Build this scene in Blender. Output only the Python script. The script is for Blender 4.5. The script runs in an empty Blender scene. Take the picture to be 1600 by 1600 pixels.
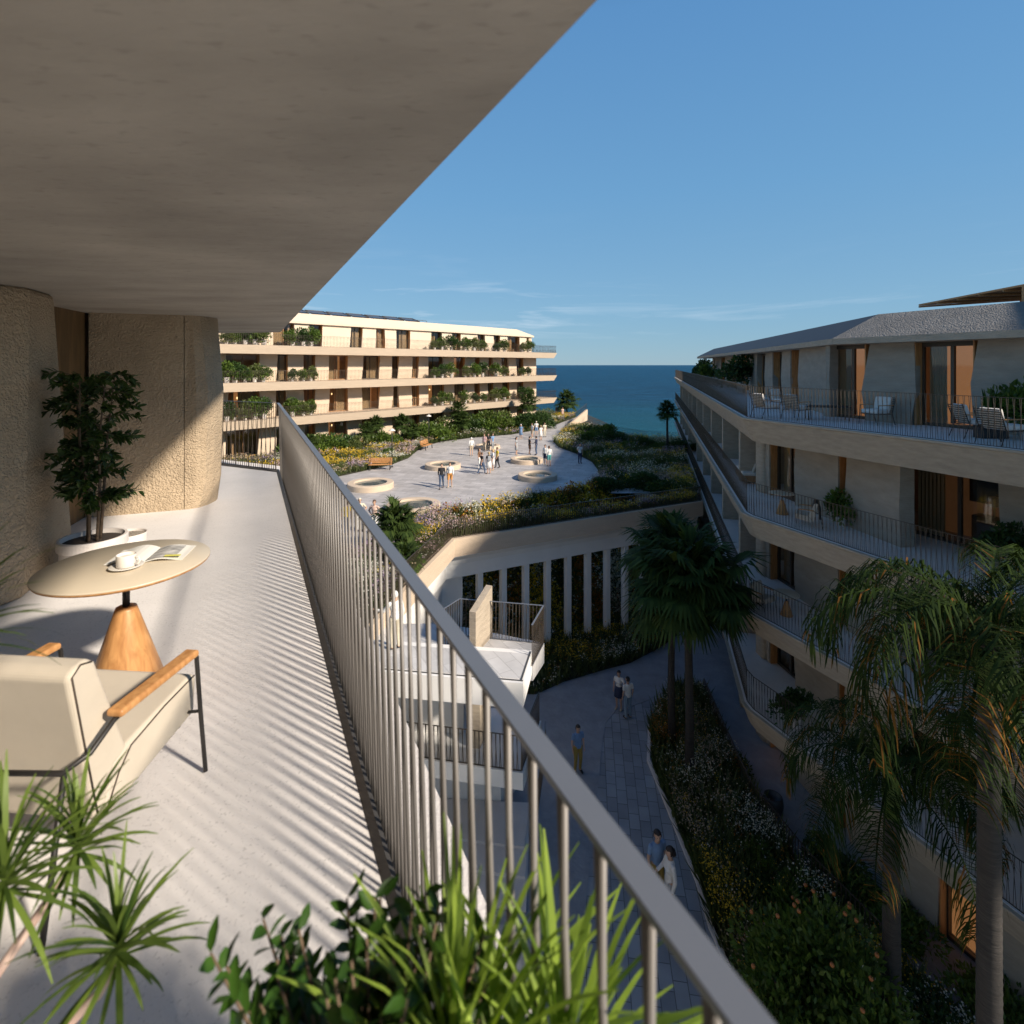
import bpy, bmesh, math, random
import numpy as np
from mathutils import Vector, Matrix, noise as mnoise
R = math.radians
random.seed(7)
rng = np.random.default_rng(7)
scene = bpy.context.scene
C = scene.collection

# ------------------------------------------------------------------ camera
FPX = 830.0                       # focal length in pixels of the 1600 px photograph
HOR = 570.0                       # height of the horizon in it
cam = bpy.data.cameras.new('camera'); co = bpy.data.objects.new('camera', cam); C.objects.link(co)
cam.sensor_width = 36; cam.lens = 36*FPX/1600
cam.shift_y = -(800-HOR)/1600
cam.clip_start = 0.05; cam.clip_end = 60000
co.location = (0, 0, 0); co.rotation_euler = (R(90), 0, 0)
cam.dof.use_dof = True; cam.dof.focus_distance = 9.0; cam.dof.aperture_fstop = 2.5
scene.camera = co
scene.render.resolution_x = 1024; scene.render.resolution_y = 1024
scene.render.engine = 'CYCLES'
scene.view_settings.view_transform = 'Standard'; scene.view_settings.look = 'None'
scene.view_settings.gamma = 1; scene.view_settings.exposure = 0.56

# ------------------------------------------------------------------ sky and sun
SUN_EL = R(32); SUN_V = Vector((.84, -.54, 0)).normalized()
SUN_AZ = math.atan2(SUN_V.x, SUN_V.y)          # clockwise from +Y
w = bpy.data.worlds.new('World'); scene.world = w; w.use_nodes = True
nt = w.node_tree; N = nt.nodes; L = nt.links
bg = N['Background']; bg.inputs['Strength'].default_value = 0.105
sky = N.new('ShaderNodeTexSky'); sky.sky_type = 'NISHITA'; sky.sun_disc = False
sky.sun_elevation = SUN_EL; sky.sun_rotation = SUN_AZ; sky.altitude = 0; sky.air_density = 1.0; sky.dust_density = 0.0; sky.ozone_density = 3.0
tc = N.new('ShaderNodeTexCoord'); mp = N.new('ShaderNodeMapping'); mp.inputs['Scale'].default_value = (1.6, 1.6, 17)
mp.inputs['Location'].default_value = (1.9, .7, .9)
cn = N.new('ShaderNodeTexNoise'); cn.inputs['Scale'].default_value = 2.1; cn.inputs['Detail'].default_value = 9; cn.inputs['Roughness'].default_value = .62; cn.inputs['Distortion'].default_value = .5
cr = N.new('ShaderNodeValToRGB'); cr.color_ramp.elements[0].position = .54; cr.color_ramp.elements[1].position = .84
sep = N.new('ShaderNodeSeparateXYZ')
band = N.new('ShaderNodeValToRGB'); e = band.color_ramp.elements
e[0].position = .015; e[0].color = (0, 0, 0, 1); e[1].position = .30; e[1].color = (0, 0, 0, 1)
x_ = e.new(.07); x_.color = (1, 1, 1, 1); x_ = e.new(.125); x_.color = (.9, .9, .9, 1); x_ = e.new(.16); x_.color = (.12, .12, .12, 1)
mul = N.new('ShaderNodeMath'); mul.operation = 'MULTIPLY'
mul2 = N.new('ShaderNodeMath'); mul2.operation = 'MULTIPLY'; mul2.inputs[1].default_value = .62
msk = N.new('ShaderNodeValToRGB'); msk.color_ramp.elements[0].position = .02; msk.color_ramp.elements[0].color = (1, 1, 1, 1); msk.color_ramp.elements[1].position = .16; msk.color_ramp.elements[1].color = (.35, .35, .35, 1)
mul3 = N.new('ShaderNodeMath'); mul3.operation = 'MULTIPLY'
mix = N.new('ShaderNodeMixRGB'); mix.inputs[2].default_value = (6.5, 6.9, 7.4, 1)
tint = N.new('ShaderNodeMixRGB'); tint.blend_type = 'MULTIPLY'; tint.inputs[0].default_value = 1; tint.inputs[2].default_value = (.92, 1.0, 1.06, 1)
L.new(tc.outputs['Generated'], mp.inputs[0]); L.new(mp.outputs[0], cn.inputs[0]); L.new(cn.outputs[0], cr.inputs[0])
L.new(tc.outputs['Generated'], sep.inputs[0]); L.new(sep.outputs[2], band.inputs[0])
L.new(cr.outputs[0], mul.inputs[0]); L.new(band.outputs[0], mul.inputs[1]); L.new(mul.outputs[0], mul2.inputs[0])
el = N.new('ShaderNodeValToRGB'); q_ = el.color_ramp.elements
q_[0].position = 0; q_[0].color = (.27, .49, .68, 1); q_[1].position = 1; q_[1].color = (.06, .14, .34, 1)
for pz_, c_ in ((.10, (.25, .50, .74)), (.30, (.185, .45, .77)), (.55, (.135, .37, .73)), (.70, (.06, .16, .38))):
    k_ = q_.new(pz_); k_.color = (*c_, 1)
L.new(sep.outputs[2], el.inputs[0]); sc5 = N.new('ShaderNodeMixRGB'); sc5.blend_type = 'MULTIPLY'; sc5.inputs[0].default_value = 1; sc5.inputs[2].default_value = (5.2, 5.2, 5.2, 1)
L.new(el.outputs[0], sc5.inputs[1]); bl = N.new('ShaderNodeMixRGB'); bl.inputs[0].default_value = .85
L.new(sky.outputs[0], tint.inputs[1]); L.new(tint.outputs[0], bl.inputs[1]); L.new(sc5.outputs[0], bl.inputs[2]); L.new(bl.outputs[0], mix.inputs[1]); L.new(sep.outputs[0], msk.inputs[0]); L.new(msk.outputs[0], mul3.inputs[0]); L.new(mul2.outputs[0], mul3.inputs[1]); L.new(mul3.outputs[0], mix.inputs[0]); L.new(mix.outputs[0], bg.inputs[0])

sl = bpy.data.lights.new('sun', 'SUN'); sl.energy = 5.0; sl.angle = R(3.5); sl.color = (1, .885, .745)
so = bpy.data.objects.new('sun', sl); C.objects.link(so); so.location = (30, -20, 40)
to_sun = Vector((SUN_V.x*math.cos(SUN_EL), SUN_V.y*math.cos(SUN_EL), math.sin(SUN_EL)))
so.rotation_euler = to_sun.to_track_quat('Z', 'Y').to_euler()

# ------------------------------------------------------------------ levels (the eye is at z = 0)
FL = -1.9; ST = 3.43
L1, L2, L3, L4, GR = FL, FL-ST, FL-2*ST, FL-3*ST, -15.6
PZ = -8.70                                      # plaza
SEA = -27.0
def at(x, y, z):
    D = -z*FPX/(y-HOR); return Vector(((x-800)*D/FPX, D, z))
def at2(x, y, z):
    p = at(x, y, z); return (p.x, p.y)
def atD(x, y, D): return Vector(((x-800)*D/FPX, D, (HOR-y)*D/FPX))

# ------------------------------------------------------------------ materials
MATS = {}
def mat(name, col, rough=.7, metal=0, var=0., vscale=3., bump=0., bscale=40., bdetail=4., col2=None, coords='Position',
        spec=.5, transl=0., emit=None, stretch=(1, 1, 1), speck=0., speckscale=60.):
    if name in MATS: return MATS[name]
    m = bpy.data.materials.new(name); m.use_nodes = True; MATS[name] = m
    nt = m.node_tree; N = nt.nodes; L = nt.links; b = N['Principled BSDF']
    b.inputs['Base Color'].default_value = (*col, 1); b.inputs['Roughness'].default_value = rough; b.inputs['Metallic'].default_value = metal
    b.inputs['Specular IOR Level'].default_value = spec
    if coords == 'Position': src = N.new('ShaderNodeNewGeometry').outputs['Position']
    else: src = N.new('ShaderNodeTexCoord').outputs['Object']
    mpn = N.new('ShaderNodeMapping'); mpn.inputs['Scale'].default_value = stretch; L.new(src, mpn.inputs[0]); src = mpn.outputs[0]
    if var or col2:
        n = N.new('ShaderNodeTexNoise'); n.inputs['Scale'].default_value = vscale; n.inputs['Detail'].default_value = 8; n.inputs['Roughness'].default_value = .6
        L.new(src, n.inputs['Vector'])
        r = N.new('ShaderNodeValToRGB'); r.color_ramp.elements[0].position = .3; r.color_ramp.elements[1].position = .7
        c2 = col2 or tuple(min(1, c*(1+var)) for c in col); c1 = col if col2 else tuple(c*(1-var) for c in col)
        r.color_ramp.elements[0].color = (*c1, 1); r.color_ramp.elements[1].color = (*c2, 1)
        L.new(n.outputs[0], r.inputs[0]); out = r.outputs[0]
        if speck:
            v = N.new('ShaderNodeTexNoise'); v.inputs['Scale'].default_value = speckscale; v.inputs['Detail'].default_value = 2
            L.new(src, v.inputs['Vector'])
            rr = N.new('ShaderNodeValToRGB'); rr.color_ramp.elements[0].position = .28; rr.color_ramp.elements[1].position = .40
            rr.color_ramp.elements[0].color = (1-speck, 1-speck, 1-speck, 1)
            L.new(v.outputs[0], rr.inputs[0]); mm = N.new('ShaderNodeMixRGB'); mm.blend_type = 'MULTIPLY'; mm.inputs[0].default_value = 1
            L.new(out, mm.inputs[1]); L.new(rr.outputs[0], mm.inputs[2]); out = mm.outputs[0]
        L.new(out, b.inputs['Base Color'])
    if bump:
        n = N.new('ShaderNodeTexNoise'); n.inputs['Scale'].default_value = bscale; n.inputs['Detail'].default_value = bdetail
        L.new(src, n.inputs['Vector']); bp = N.new('ShaderNodeBump'); bp.inputs['Strength'].default_value = 1; bp.inputs['Distance'].default_value = bump
        L.new(n.outputs[0], bp.inputs['Height']); L.new(bp.outputs[0], b.inputs['Normal'])
    if emit: b.inputs['Emission Color'].default_value = (*emit[0], 1); b.inputs['Emission Strength'].default_value = emit[1]
    if transl:
        t = N.new('ShaderNodeBsdfTranslucent'); t.inputs[0].default_value = (min(1, col[0]*1.5), min(1, col[1]*1.6), col[2]*.7, 1)
        ms = N.new('ShaderNodeMixShader'); ms.inputs[0].default_value = transl
        L.new(b.outputs[0], ms.inputs[1]); L.new(t.outputs[0], ms.inputs[2]); L.new(ms.outputs[0], N['Material Output'].inputs[0])
    return m

def tile_mat(name, col, mortar, bw, rh, rough=.6, rot=0., ms=.012, off=.5, vari=.12, bump=.004, plane='xy'):
    if name in MATS: return MATS[name]
    m = bpy.data.materials.new(name); m.use_nodes = True; MATS[name] = m
    nt = m.node_tree; N = nt.nodes; L = nt.links; b = N['Principled BSDF']; b.inputs['Roughness'].default_value = rough
    g = N.new('ShaderNodeNewGeometry'); mp = N.new('ShaderNodeMapping'); mp.inputs['Rotation'].default_value = (0, 0, rot)
    L.new(g.outputs['Position'], mp.inputs[0])
    br = N.new('ShaderNodeTexBrick'); br.offset = off; br.inputs['Scale'].default_value = 1
    br.inputs['Brick Width'].default_value = bw; br.inputs['Row Height'].default_value = rh; br.inputs['Mortar Size'].default_value = ms
    br.inputs['Color1'].default_value = (*[c*(1-vari) for c in col], 1); br.inputs['Color2'].default_value = (*[min(1, c*(1+vari)) for c in col], 1)
    br.inputs['Mortar'].default_value = (*mortar, 1); br.inputs['Bias'].default_value = 0; br.inputs['Mortar Smooth'].default_value = .2
    L.new(mp.outputs[0], br.inputs[0])
    n = N.new('ShaderNodeTexNoise'); n.inputs['Scale'].default_value = 1.3; n.inputs['Detail'].default_value = 8
    L.new(g.outputs['Position'], n.inputs['Vector'])
    r = N.new('ShaderNodeValToRGB'); r.color_ramp.elements[0].position = .3; r.color_ramp.elements[1].position = .7; r.color_ramp.elements[0].color = (.78, .78, .78, 1)
    L.new(n.outputs[0], r.inputs[0]); mm = N.new('ShaderNodeMixRGB'); mm.blend_type = 'MULTIPLY'; mm.inputs[0].default_value = 1
    L.new(br.outputs[0], mm.inputs[1]); L.new(r.outputs[0], mm.inputs[2]); L.new(mm.outputs[0], b.inputs['Base Color'])
    bp = N.new('ShaderNodeBump'); bp.inputs['Distance'].default_value = bump; bp.invert = True
    L.new(br.outputs['Fac'], bp.inputs['Height']); L.new(bp.outputs[0], b.inputs['Normal'])
    return m

def wood_mat(name, c1, c2, scale=(14, 14, 1.2), rough=.45):
    if name in MATS: return MATS[name]
    m = bpy.data.materials.new(name); m.use_nodes = True; MATS[name] = m
    nt = m.node_tree; N = nt.nodes; L = nt.links; b = N['Principled BSDF']; b.inputs['Roughness'].default_value = rough
    t = N.new('ShaderNodeTexCoord'); mp = N.new('ShaderNodeMapping'); mp.inputs['Scale'].default_value = scale; L.new(t.outputs['Object'], mp.inputs[0])
    n = N.new('ShaderNodeTexNoise'); n.inputs['Scale'].default_value = 2.2; n.inputs['Detail'].default_value = 7; n.inputs['Distortion'].default_value = .6; L.new(mp.outputs[0], n.inputs['Vector'])
    r = N.new('ShaderNodeValToRGB'); r.color_ramp.elements[0].position = .33; r.color_ramp.elements[1].position = .68
    r.color_ramp.elements[0].color = (*c1, 1); r.color_ramp.elements[1].color = (*c2, 1)
    L.new(n.outputs[0], r.inputs[0]); L.new(r.outputs[0], b.inputs['Base Color'])
    bp = N.new('ShaderNodeBump'); bp.inputs['Distance'].default_value = .0006; L.new(n.outputs[0], bp.inputs['Height']); L.new(bp.outputs[0], b.inputs['Normal'])
    return m

def leaf_mat(name, a, b_, rough=.45, transl=.25, vs=1.2, spec=.3):
    """foliage: the tone of every leaf comes from a noise in place, from dark a to light b_"""
    if name in MATS: return MATS[name]
    m = bpy.data.materials.new(name); m.use_nodes = True; MATS[name] = m
    nt = m.node_tree; N = nt.nodes; L = nt.links; b = N['Principled BSDF']; b.inputs['Roughness'].default_value = rough
    b.inputs['Specular IOR Level'].default_value = spec
    t = N.new('ShaderNodeNewGeometry'); 
    ri = t.outputs['Random Per Island']
    n = N.new('ShaderNodeTexNoise'); n.inputs['Scale'].default_value = vs; n.inputs['Detail'].default_value = 4; L.new(t.outputs['Position'], n.inputs['Vector'])
    ad = N.new('ShaderNodeMath'); ad.operation = 'MULTIPLY_ADD'; ad.inputs[1].default_value = .45; L.new(ri, ad.inputs[0])
    mu = N.new('ShaderNodeMath'); mu.operation = 'MULTIPLY'; mu.inputs[1].default_value = .75; L.new(n.outputs[0], mu.inputs[0]); L.new(mu.outputs[0], ad.inputs[2])
    r = N.new('ShaderNodeValToRGB'); r.color_ramp.elements[0].position = .25; r.color_ramp.elements[1].position = .85
    r.color_ramp.elements[0].color = (*a, 1); r.color_ramp.elements[1].color = (*b_, 1)
    L.new(ad.outputs[0], r.inputs[0]); L.new(r.outputs[0], b.inputs['Base Color'])
    tr = N.new('ShaderNodeBsdfTranslucent'); tc_ = N.new('ShaderNodeMixRGB'); tc_.blend_type = 'MULTIPLY'; tc_.inputs[0].default_value = 1; tc_.inputs[2].default_value = (1.5, 1.6, .6, 1)
    L.new(r.outputs[0], tc_.inputs[1]); L.new(tc_.outputs[0], tr.inputs[0])
    ms = N.new('ShaderNodeMixShader'); ms.inputs[0].default_value = transl
    L.new(b.outputs[0], ms.inputs[1]); L.new(tr.outputs[0], ms.inputs[2]); L.new(ms.outputs[0], N['Material Output'].inputs[0])
    return m

def pebble_mat(name, col, dist=.012, scale=38, var=.18, coords='Position'):
    """washed, pitted render: cells plus noise in the relief"""
    if name in MATS: return MATS[name]
    m = mat(name, col, rough=.9, var=var, vscale=1.4, coords=coords, spec=.2)
    nt = m.node_tree; N = nt.nodes; L = nt.links; b = N['Principled BSDF']
    g = N.new('ShaderNodeNewGeometry')
    dn = N.new('ShaderNodeTexNoise'); dn.inputs['Scale'].default_value = scale*.5; dn.inputs['Detail'].default_value = 3; L.new(g.outputs['Position'], dn.inputs['Vector'])
    av = N.new('ShaderNodeMixRGB'); av.inputs[0].default_value = .06; L.new(g.outputs['Position'], av.inputs[1]); L.new(dn.outputs[1], av.inputs[2])
    v = N.new('ShaderNodeTexVoronoi'); v.feature = 'F1'; v.inputs['Scale'].default_value = scale; L.new(av.outputs[0], v.inputs['Vector'])
    n = N.new('ShaderNodeTexNoise'); n.inputs['Scale'].default_value = scale*.35; n.inputs['Detail'].default_value = 5; L.new(g.outputs['Position'], n.inputs['Vector'])
    a = N.new('ShaderNodeMath'); a.operation = 'SUBTRACT'; L.new(n.outputs[0], a.inputs[0]); L.new(v.outputs['Distance'], a.inputs[1])
    bp = N.new('ShaderNodeBump'); bp.inputs['Distance'].default_value = dist; L.new(a.outputs[0], bp.inputs['Height']); L.new(bp.outputs[0], b.inputs['Normal'])
    return m

M_soffit = mat('cast_concrete_soffit', (.355, .325, .285), .85, var=.24, vscale=1.1, bump=.004, bscale=28, speck=.16, speckscale=20, stretch=(.7, 1.7, 1))
M_pebble = pebble_mat('washed_render', (.41, .32, .22), .016, 44)
M_pebble_grey = pebble_mat('washed_render_grey', (.21, .20, .185), .022, 24)
M_floor = mat('pale_terrazzo_concrete', (.72, .69, .665), .62, var=.07, vscale=1.3, bump=.0015, bscale=60, speck=.22, speckscale=75)
M_ledge = mat('pale_ledge_concrete', (.68, .635, .60), .8, var=.06, vscale=2, bump=.004, bscale=55, speck=.2, speckscale=80)
M_rail = mat('painted_rail_metal', (.175, .185, .205), .42, metal=.35, var=.04)
M_bal = mat('painted_baluster_metal', (.185, .17, .155), .5, metal=.25)
M_kerb = mat('dark_kerb_metal', (.085, .083, .082), .5, metal=.3, var=.1, vscale=5)
M_bronze = mat('bronze_metal', (.085, .068, .052), .45, metal=.4)
M_cream = mat('cream_facade_concrete', (.56, .445, .33), .85, var=.06, vscale=.9, bump=.012, bscale=9, stretch=(1, 1, 6))
M_creamtop = mat('cream_facade_roof', (.62, .51, .39), .85, var=.04, vscale=.6, bump=.008, bscale=9)
M_sand = mat('combed_sand_concrete', (.40, .335, .255), .9, var=.14, vscale=2.5, bump=.02, bscale=10, bdetail=7, stretch=(1, 1, 4))
M_sandgrey = mat('combed_grey_concrete', (.33, .29, .235), .9, var=.12, vscale=1.6, bump=.02, bscale=9, bdetail=7, stretch=(1, 1, 3))
M_slate = mat('smooth_roof_sheet', (.045, .05, .058), .65, var=.08, vscale=.6)
M_white = mat('white_render', (.76, .745, .72), .75, var=.04, vscale=1)
M_wood = wood_mat('warm_oak', (.36, .165, .055), (.54, .28, .105))
M_woodflat = wood_mat('oak_panel', (.27, .135, .06), (.40, .22, .10), scale=(6, 6, .8))
M_revealdark = wood_mat('dark_oak_panel', (.12, .075, .035), (.20, .12, .055), scale=(6, 6, .8))
M_fabric = mat('cream_upholstery', (.50, .44, .355), .95, var=.05, vscale=6, bump=.0012, bscale=380, coords='Object')
M_fabricw = mat('white_cushion_fabric', (.66, .62, .56), .95, var=.04, vscale=6, coords='Object')
M_black = mat('black_metal', (.025, .023, .022), .45, metal=.3)
M_piping = mat('dark_piping', (.05, .035, .025), .8)
M_tabletop = mat('cream_lacquered_top', (.56, .48, .36), .33, var=.03, vscale=2, coords='Object')
M_ceram = mat('white_ceramic', (.68, .64, .58), .3)
M_pot = mat('white_pot_glaze', (.62, .57, .53), .55, var=.05, vscale=5, coords='Object')
M_darkpot = mat('black_pot_glaze', (.03, .03, .032), .4)
M_soil = mat('potting_soil', (.03, .02, .014), .95, bump=.01, bscale=60)
M_gravel = mat('gravel_fill', (.45, .40, .33), .9, col2=(.12, .09, .07), vscale=60, bump=.01, bscale=70)
M_bark = mat('brown_bark', (.14, .095, .06), .9, var=.3, vscale=14, bump=.01, bscale=30, coords='Object')
M_palmbark = mat('ringed_palm_bark', (.038, .033, .028), .9, var=.3, vscale=3, bump=.02, bscale=5, coords='Object', stretch=(1, 1, 7))
M_redstem = mat('reddish_cane', (.45, .28, .22), .75, col2=(.62, .50, .43), vscale=14, coords='Object')
M_leafdark = leaf_mat('leaf_dark_green', (.012, .028, .010), (.055, .10, .025))
M_leafmid = leaf_mat('leaf_mid_green', (.022, .05, .010), (.12, .18, .032))
M_leafolive = leaf_mat('leaf_olive_green', (.045, .065, .02), (.16, .19, .06))
M_leafpalm = leaf_mat('leaf_fan_palm', (.010, .026, .007), (.065, .10, .022), transl=.18, rough=.7, spec=.15)
M_leafqueen = leaf_mat('leaf_feather_palm', (.006, .017, .004), (.035, .058, .010), transl=.12, vs=.9, rough=.75, spec=.12)
M_drypalm = leaf_mat('dry_palm_leaflets', (.06, .03, .010), (.26, .12, .025), transl=.2, vs=.9, rough=.8, spec=.1)
M_leafdrac = leaf_mat('leaf_cane_plant', (.018, .045, .010), (.17, .24, .045), transl=.3, vs=5)
M_leaflime = leaf_mat('leaf_lime_green', (.02, .06, .008), (.34, .46, .07), transl=.35, vs=7)
M_leafficus = leaf_mat('leaf_indoor_tree', (.018, .035, .010), (.06, .10, .025), transl=.2, vs=4)
M_leafgloss = leaf_mat('leaf_glossy_shrub', (.008, .024, .004), (.04, .095, .012), rough=.38, transl=.18, vs=5)
M_grass = leaf_mat('meadow_grass', (.022, .040, .012), (.12, .145, .05), vs=.8)
M_yellow = mat('yellow_petals', (.62, .42, .03), .8, transl=.3)
M_whitep = mat('white_petals', (.62, .60, .54), .8, transl=.3)
M_lilac = mat('lilac_petals', (.34, .25, .36), .8, transl=.3)
M_orangep = mat('orange_petals', (.34, .14, .02), .8, transl=.3)
M_pinkp = mat('pink_petals', (.46, .33, .33), .8, transl=.3)
M_dry = mat('dry_seed_heads', (.32, .25, .16), .9)
M_orange = mat('orange_peel', (.30, .10, .02), .5)
M_earth = mat('planting_soil', (.055, .052, .028), .95, var=.35, vscale=2, bump=.05, bscale=6)
M_water = mat('pool_water', (.07, .10, .105), .06, bump=.004, bscale=6)
M_skin = mat('skin', (.50, .31, .22), .6)
M_hair_d = mat('dark_hair', (.022, .015, .012), .6)
M_hair_b = mat('brown_hair', (.09, .045, .022), .6)
M_hair_l = mat('blond_hair', (.42, .30, .15), .6)
M_eye = mat('eye_dark', (.02, .015, .012), .3)
M_interior = mat('interior_wall_finish', (.52, .38, .26), .8, var=.2, vscale=.7)
M_glow = mat('self_glowing_room_wall', (.5, .32, .17), .8, var=.2, vscale=1.2, emit=((1, .50, .22), .22))  # warm room light is put into the wall as its own glow
M_glowdim = mat('dim_self_glowing_wall', (.42, .29, .19), .8, var=.25, vscale=.9, emit=((1, .50, .24), .025))  # weaker version: the wall glows faintly by itself
M_lamp = mat('glowing_lamp_shade', (.8, .7, .5), .8, emit=((1, .72, .38), 2.2))
M_curtain = mat('linen_curtain', (.56, .47, .35), .95, var=.05, vscale=4)
M_solar = mat('solar_glass', (.03, .045, .08), .12, metal=.2)

def glass(name, tintc, refl):
    m = bpy.data.materials.new(name); m.use_nodes = True; nt = m.node_tree; N = nt.nodes; L = nt.links
    N.remove(N['Principled BSDF'])
    t = N.new('ShaderNodeBsdfTransparent'); t.inputs[0].default_value = (*tintc, 1)
    g = N.new('ShaderNodeBsdfGlossy'); g.inputs['Roughness'].default_value = .03; g.inputs[0].default_value = (.9, .92, .95, 1)
    f = N.new('ShaderNodeFresnel'); f.inputs[0].default_value = 1.5
    a = N.new('ShaderNodeMath'); a.operation = 'ADD'; a.inputs[1].default_value = refl; L.new(f.outputs[0], a.inputs[0])
    ms = N.new('ShaderNodeMixShader'); gm = N.new('ShaderNodeNewGeometry'); iv = N.new('ShaderNodeMath'); iv.operation = 'SUBTRACT'; iv.inputs[0].default_value = 1; L.new(gm.outputs['Backfacing'], iv.inputs[1])
    mu = N.new('ShaderNodeMath'); mu.operation = 'MULTIPLY'; mu.use_clamp = True; L.new(a.outputs[0], mu.inputs[0]); L.new(iv.outputs[0], mu.inputs[1]); L.new(mu.outputs[0], ms.inputs[0]); L.new(t.outputs[0], ms.inputs[1]); L.new(g.outputs[0], ms.inputs[2])
    L.new(ms.outputs[0], N['Material Output'].inputs[0]); return m
M_glass = glass('window_glass', (.80, .76, .70), .02)

def sea_mat():
    m = bpy.data.materials.new('sea_water'); m.use_nodes = True; nt = m.node_tree; N = nt.nodes; L = nt.links; b = N['Principled BSDF']
    g = N.new('ShaderNodeNewGeometry'); sp = N.new('ShaderNodeSeparateXYZ'); L.new(g.outputs['Position'], sp.inputs[0])
    # shallow water over sand by the shore is paler, deep water darker
    mr = N.new('ShaderNodeMapRange'); mr.inputs['From Min'].default_value = 150; mr.inputs['From Max'].default_value = 420; L.new(sp.outputs[1], mr.inputs['Value'])
    mp = N.new('ShaderNodeMapping'); mp.inputs['Scale'].default_value = (.020, .060, 1); L.new(g.outputs['Position'], mp.inputs[0])
    n0 = N.new('ShaderNodeTexNoise'); n0.inputs['Scale'].default_value = 1; n0.inputs['Detail'].default_value = 12; n0.inputs['Roughness'].default_value = .72; L.new(mp.outputs[0], n0.inputs['Vector'])
    r = N.new('ShaderNodeValToRGB'); r.color_ramp.elements[0].position = .35; r.color_ramp.elements[1].position = .68
    r.color_ramp.elements[0].color = (.001, .018, .050, 1); r.color_ramp.elements[1].color = (.006, .095, .19, 1); L.new(n0.outputs[0], r.inputs[0])
    mx = N.new('ShaderNodeMixRGB'); mx.inputs[1].default_value = (.004, .10, .14, 1); L.new(mr.outputs[0], mx.inputs[0]); L.new(r.outputs[0], mx.inputs[2]); L.new(mx.outputs[0], b.inputs['Base Color'])
    b.inputs['Roughness'].default_value = .45; b.inputs['Specular IOR Level'].default_value = .10
    mp2 = N.new('ShaderNodeMapping'); mp2.inputs['Scale'].default_value = (.10, .30, 1); mp2.inputs['Rotation'].default_value = (0, 0, .15); L.new(g.outputs['Position'], mp2.inputs[0])
    n1 = N.new('ShaderNodeTexNoise'); n1.inputs['Scale'].default_value = 1.4; n1.inputs['Detail'].default_value = 9; n1.inputs['Roughness'].default_value = .68; L.new(mp2.outputs[0], n1.inputs['Vector'])
    bp = N.new('ShaderNodeBump'); bp.inputs['Distance'].default_value = 4.5; L.new(n1.outputs[0], bp.inputs['Height']); L.new(bp.outputs[0], b.inputs['Normal'])
    return m
M_sea = sea_mat()
M_plaza = tile_mat('plaza_paving_stone', (.47, .445, .43), (.25, .235, .225), 1.2, .6, rot=R(18), ms=.014, vari=.13)
M_pathtile = tile_mat('path_paving_slabs', (.30, .325, .35), (.12, .13, .14), .62, .36, rot=R(98), ms=.012, off=.4, vari=.16)
M_rough = mat('split_stone_paving', (.26, .28, .305), .85, var=.16, vscale=1.6, bump=.03, bscale=5)
M_deck = tile_mat('roof_deck_paving', (.60, .59, .58), (.48, .47, .46), .8, .4, rot=R(60), ms=.01, vari=.10)

# ------------------------------------------------------------------ object helpers
def tag(o, label=None, cat=None, group=None, kind=None):
    if label: o['label'] = label
    if cat: o['category'] = cat
    if group: o['group'] = group
    if kind: o['kind'] = kind
    return o
def empty(name, label, cat, loc=(0, 0, 0), rz=0, group=None, sc=1):
    o = bpy.data.objects.new(name, None); C.objects.link(o); o.empty_display_size = .2
    o.location = loc; o.rotation_euler = (0, 0, rz); o.scale = (sc, sc, sc)
    return tag(o, label, cat, group)
def kids(o): return [c for c in bpy.data.objects if c.parent == o]
_kid = {}
def copy_tree(o, loc=None, rz=None, sc=None, label=None, group=None, parent=None):
    c = o.copy(); C.objects.link(c)
    if parent is not None: c.parent = parent
    if loc is not None: c.location = loc
    if rz is not None: c.rotation_euler = (0, 0, rz)
    if sc is not None: c.scale = (sc, sc, sc) if isinstance(sc, (int, float)) else sc
    if label: c['label'] = label
    if group: c['group'] = group
    if o.name not in _kid: _kid[o.name] = kids(o)
    for k in _kid[o.name]: copy_tree(k, parent=c)
    return c

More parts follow.
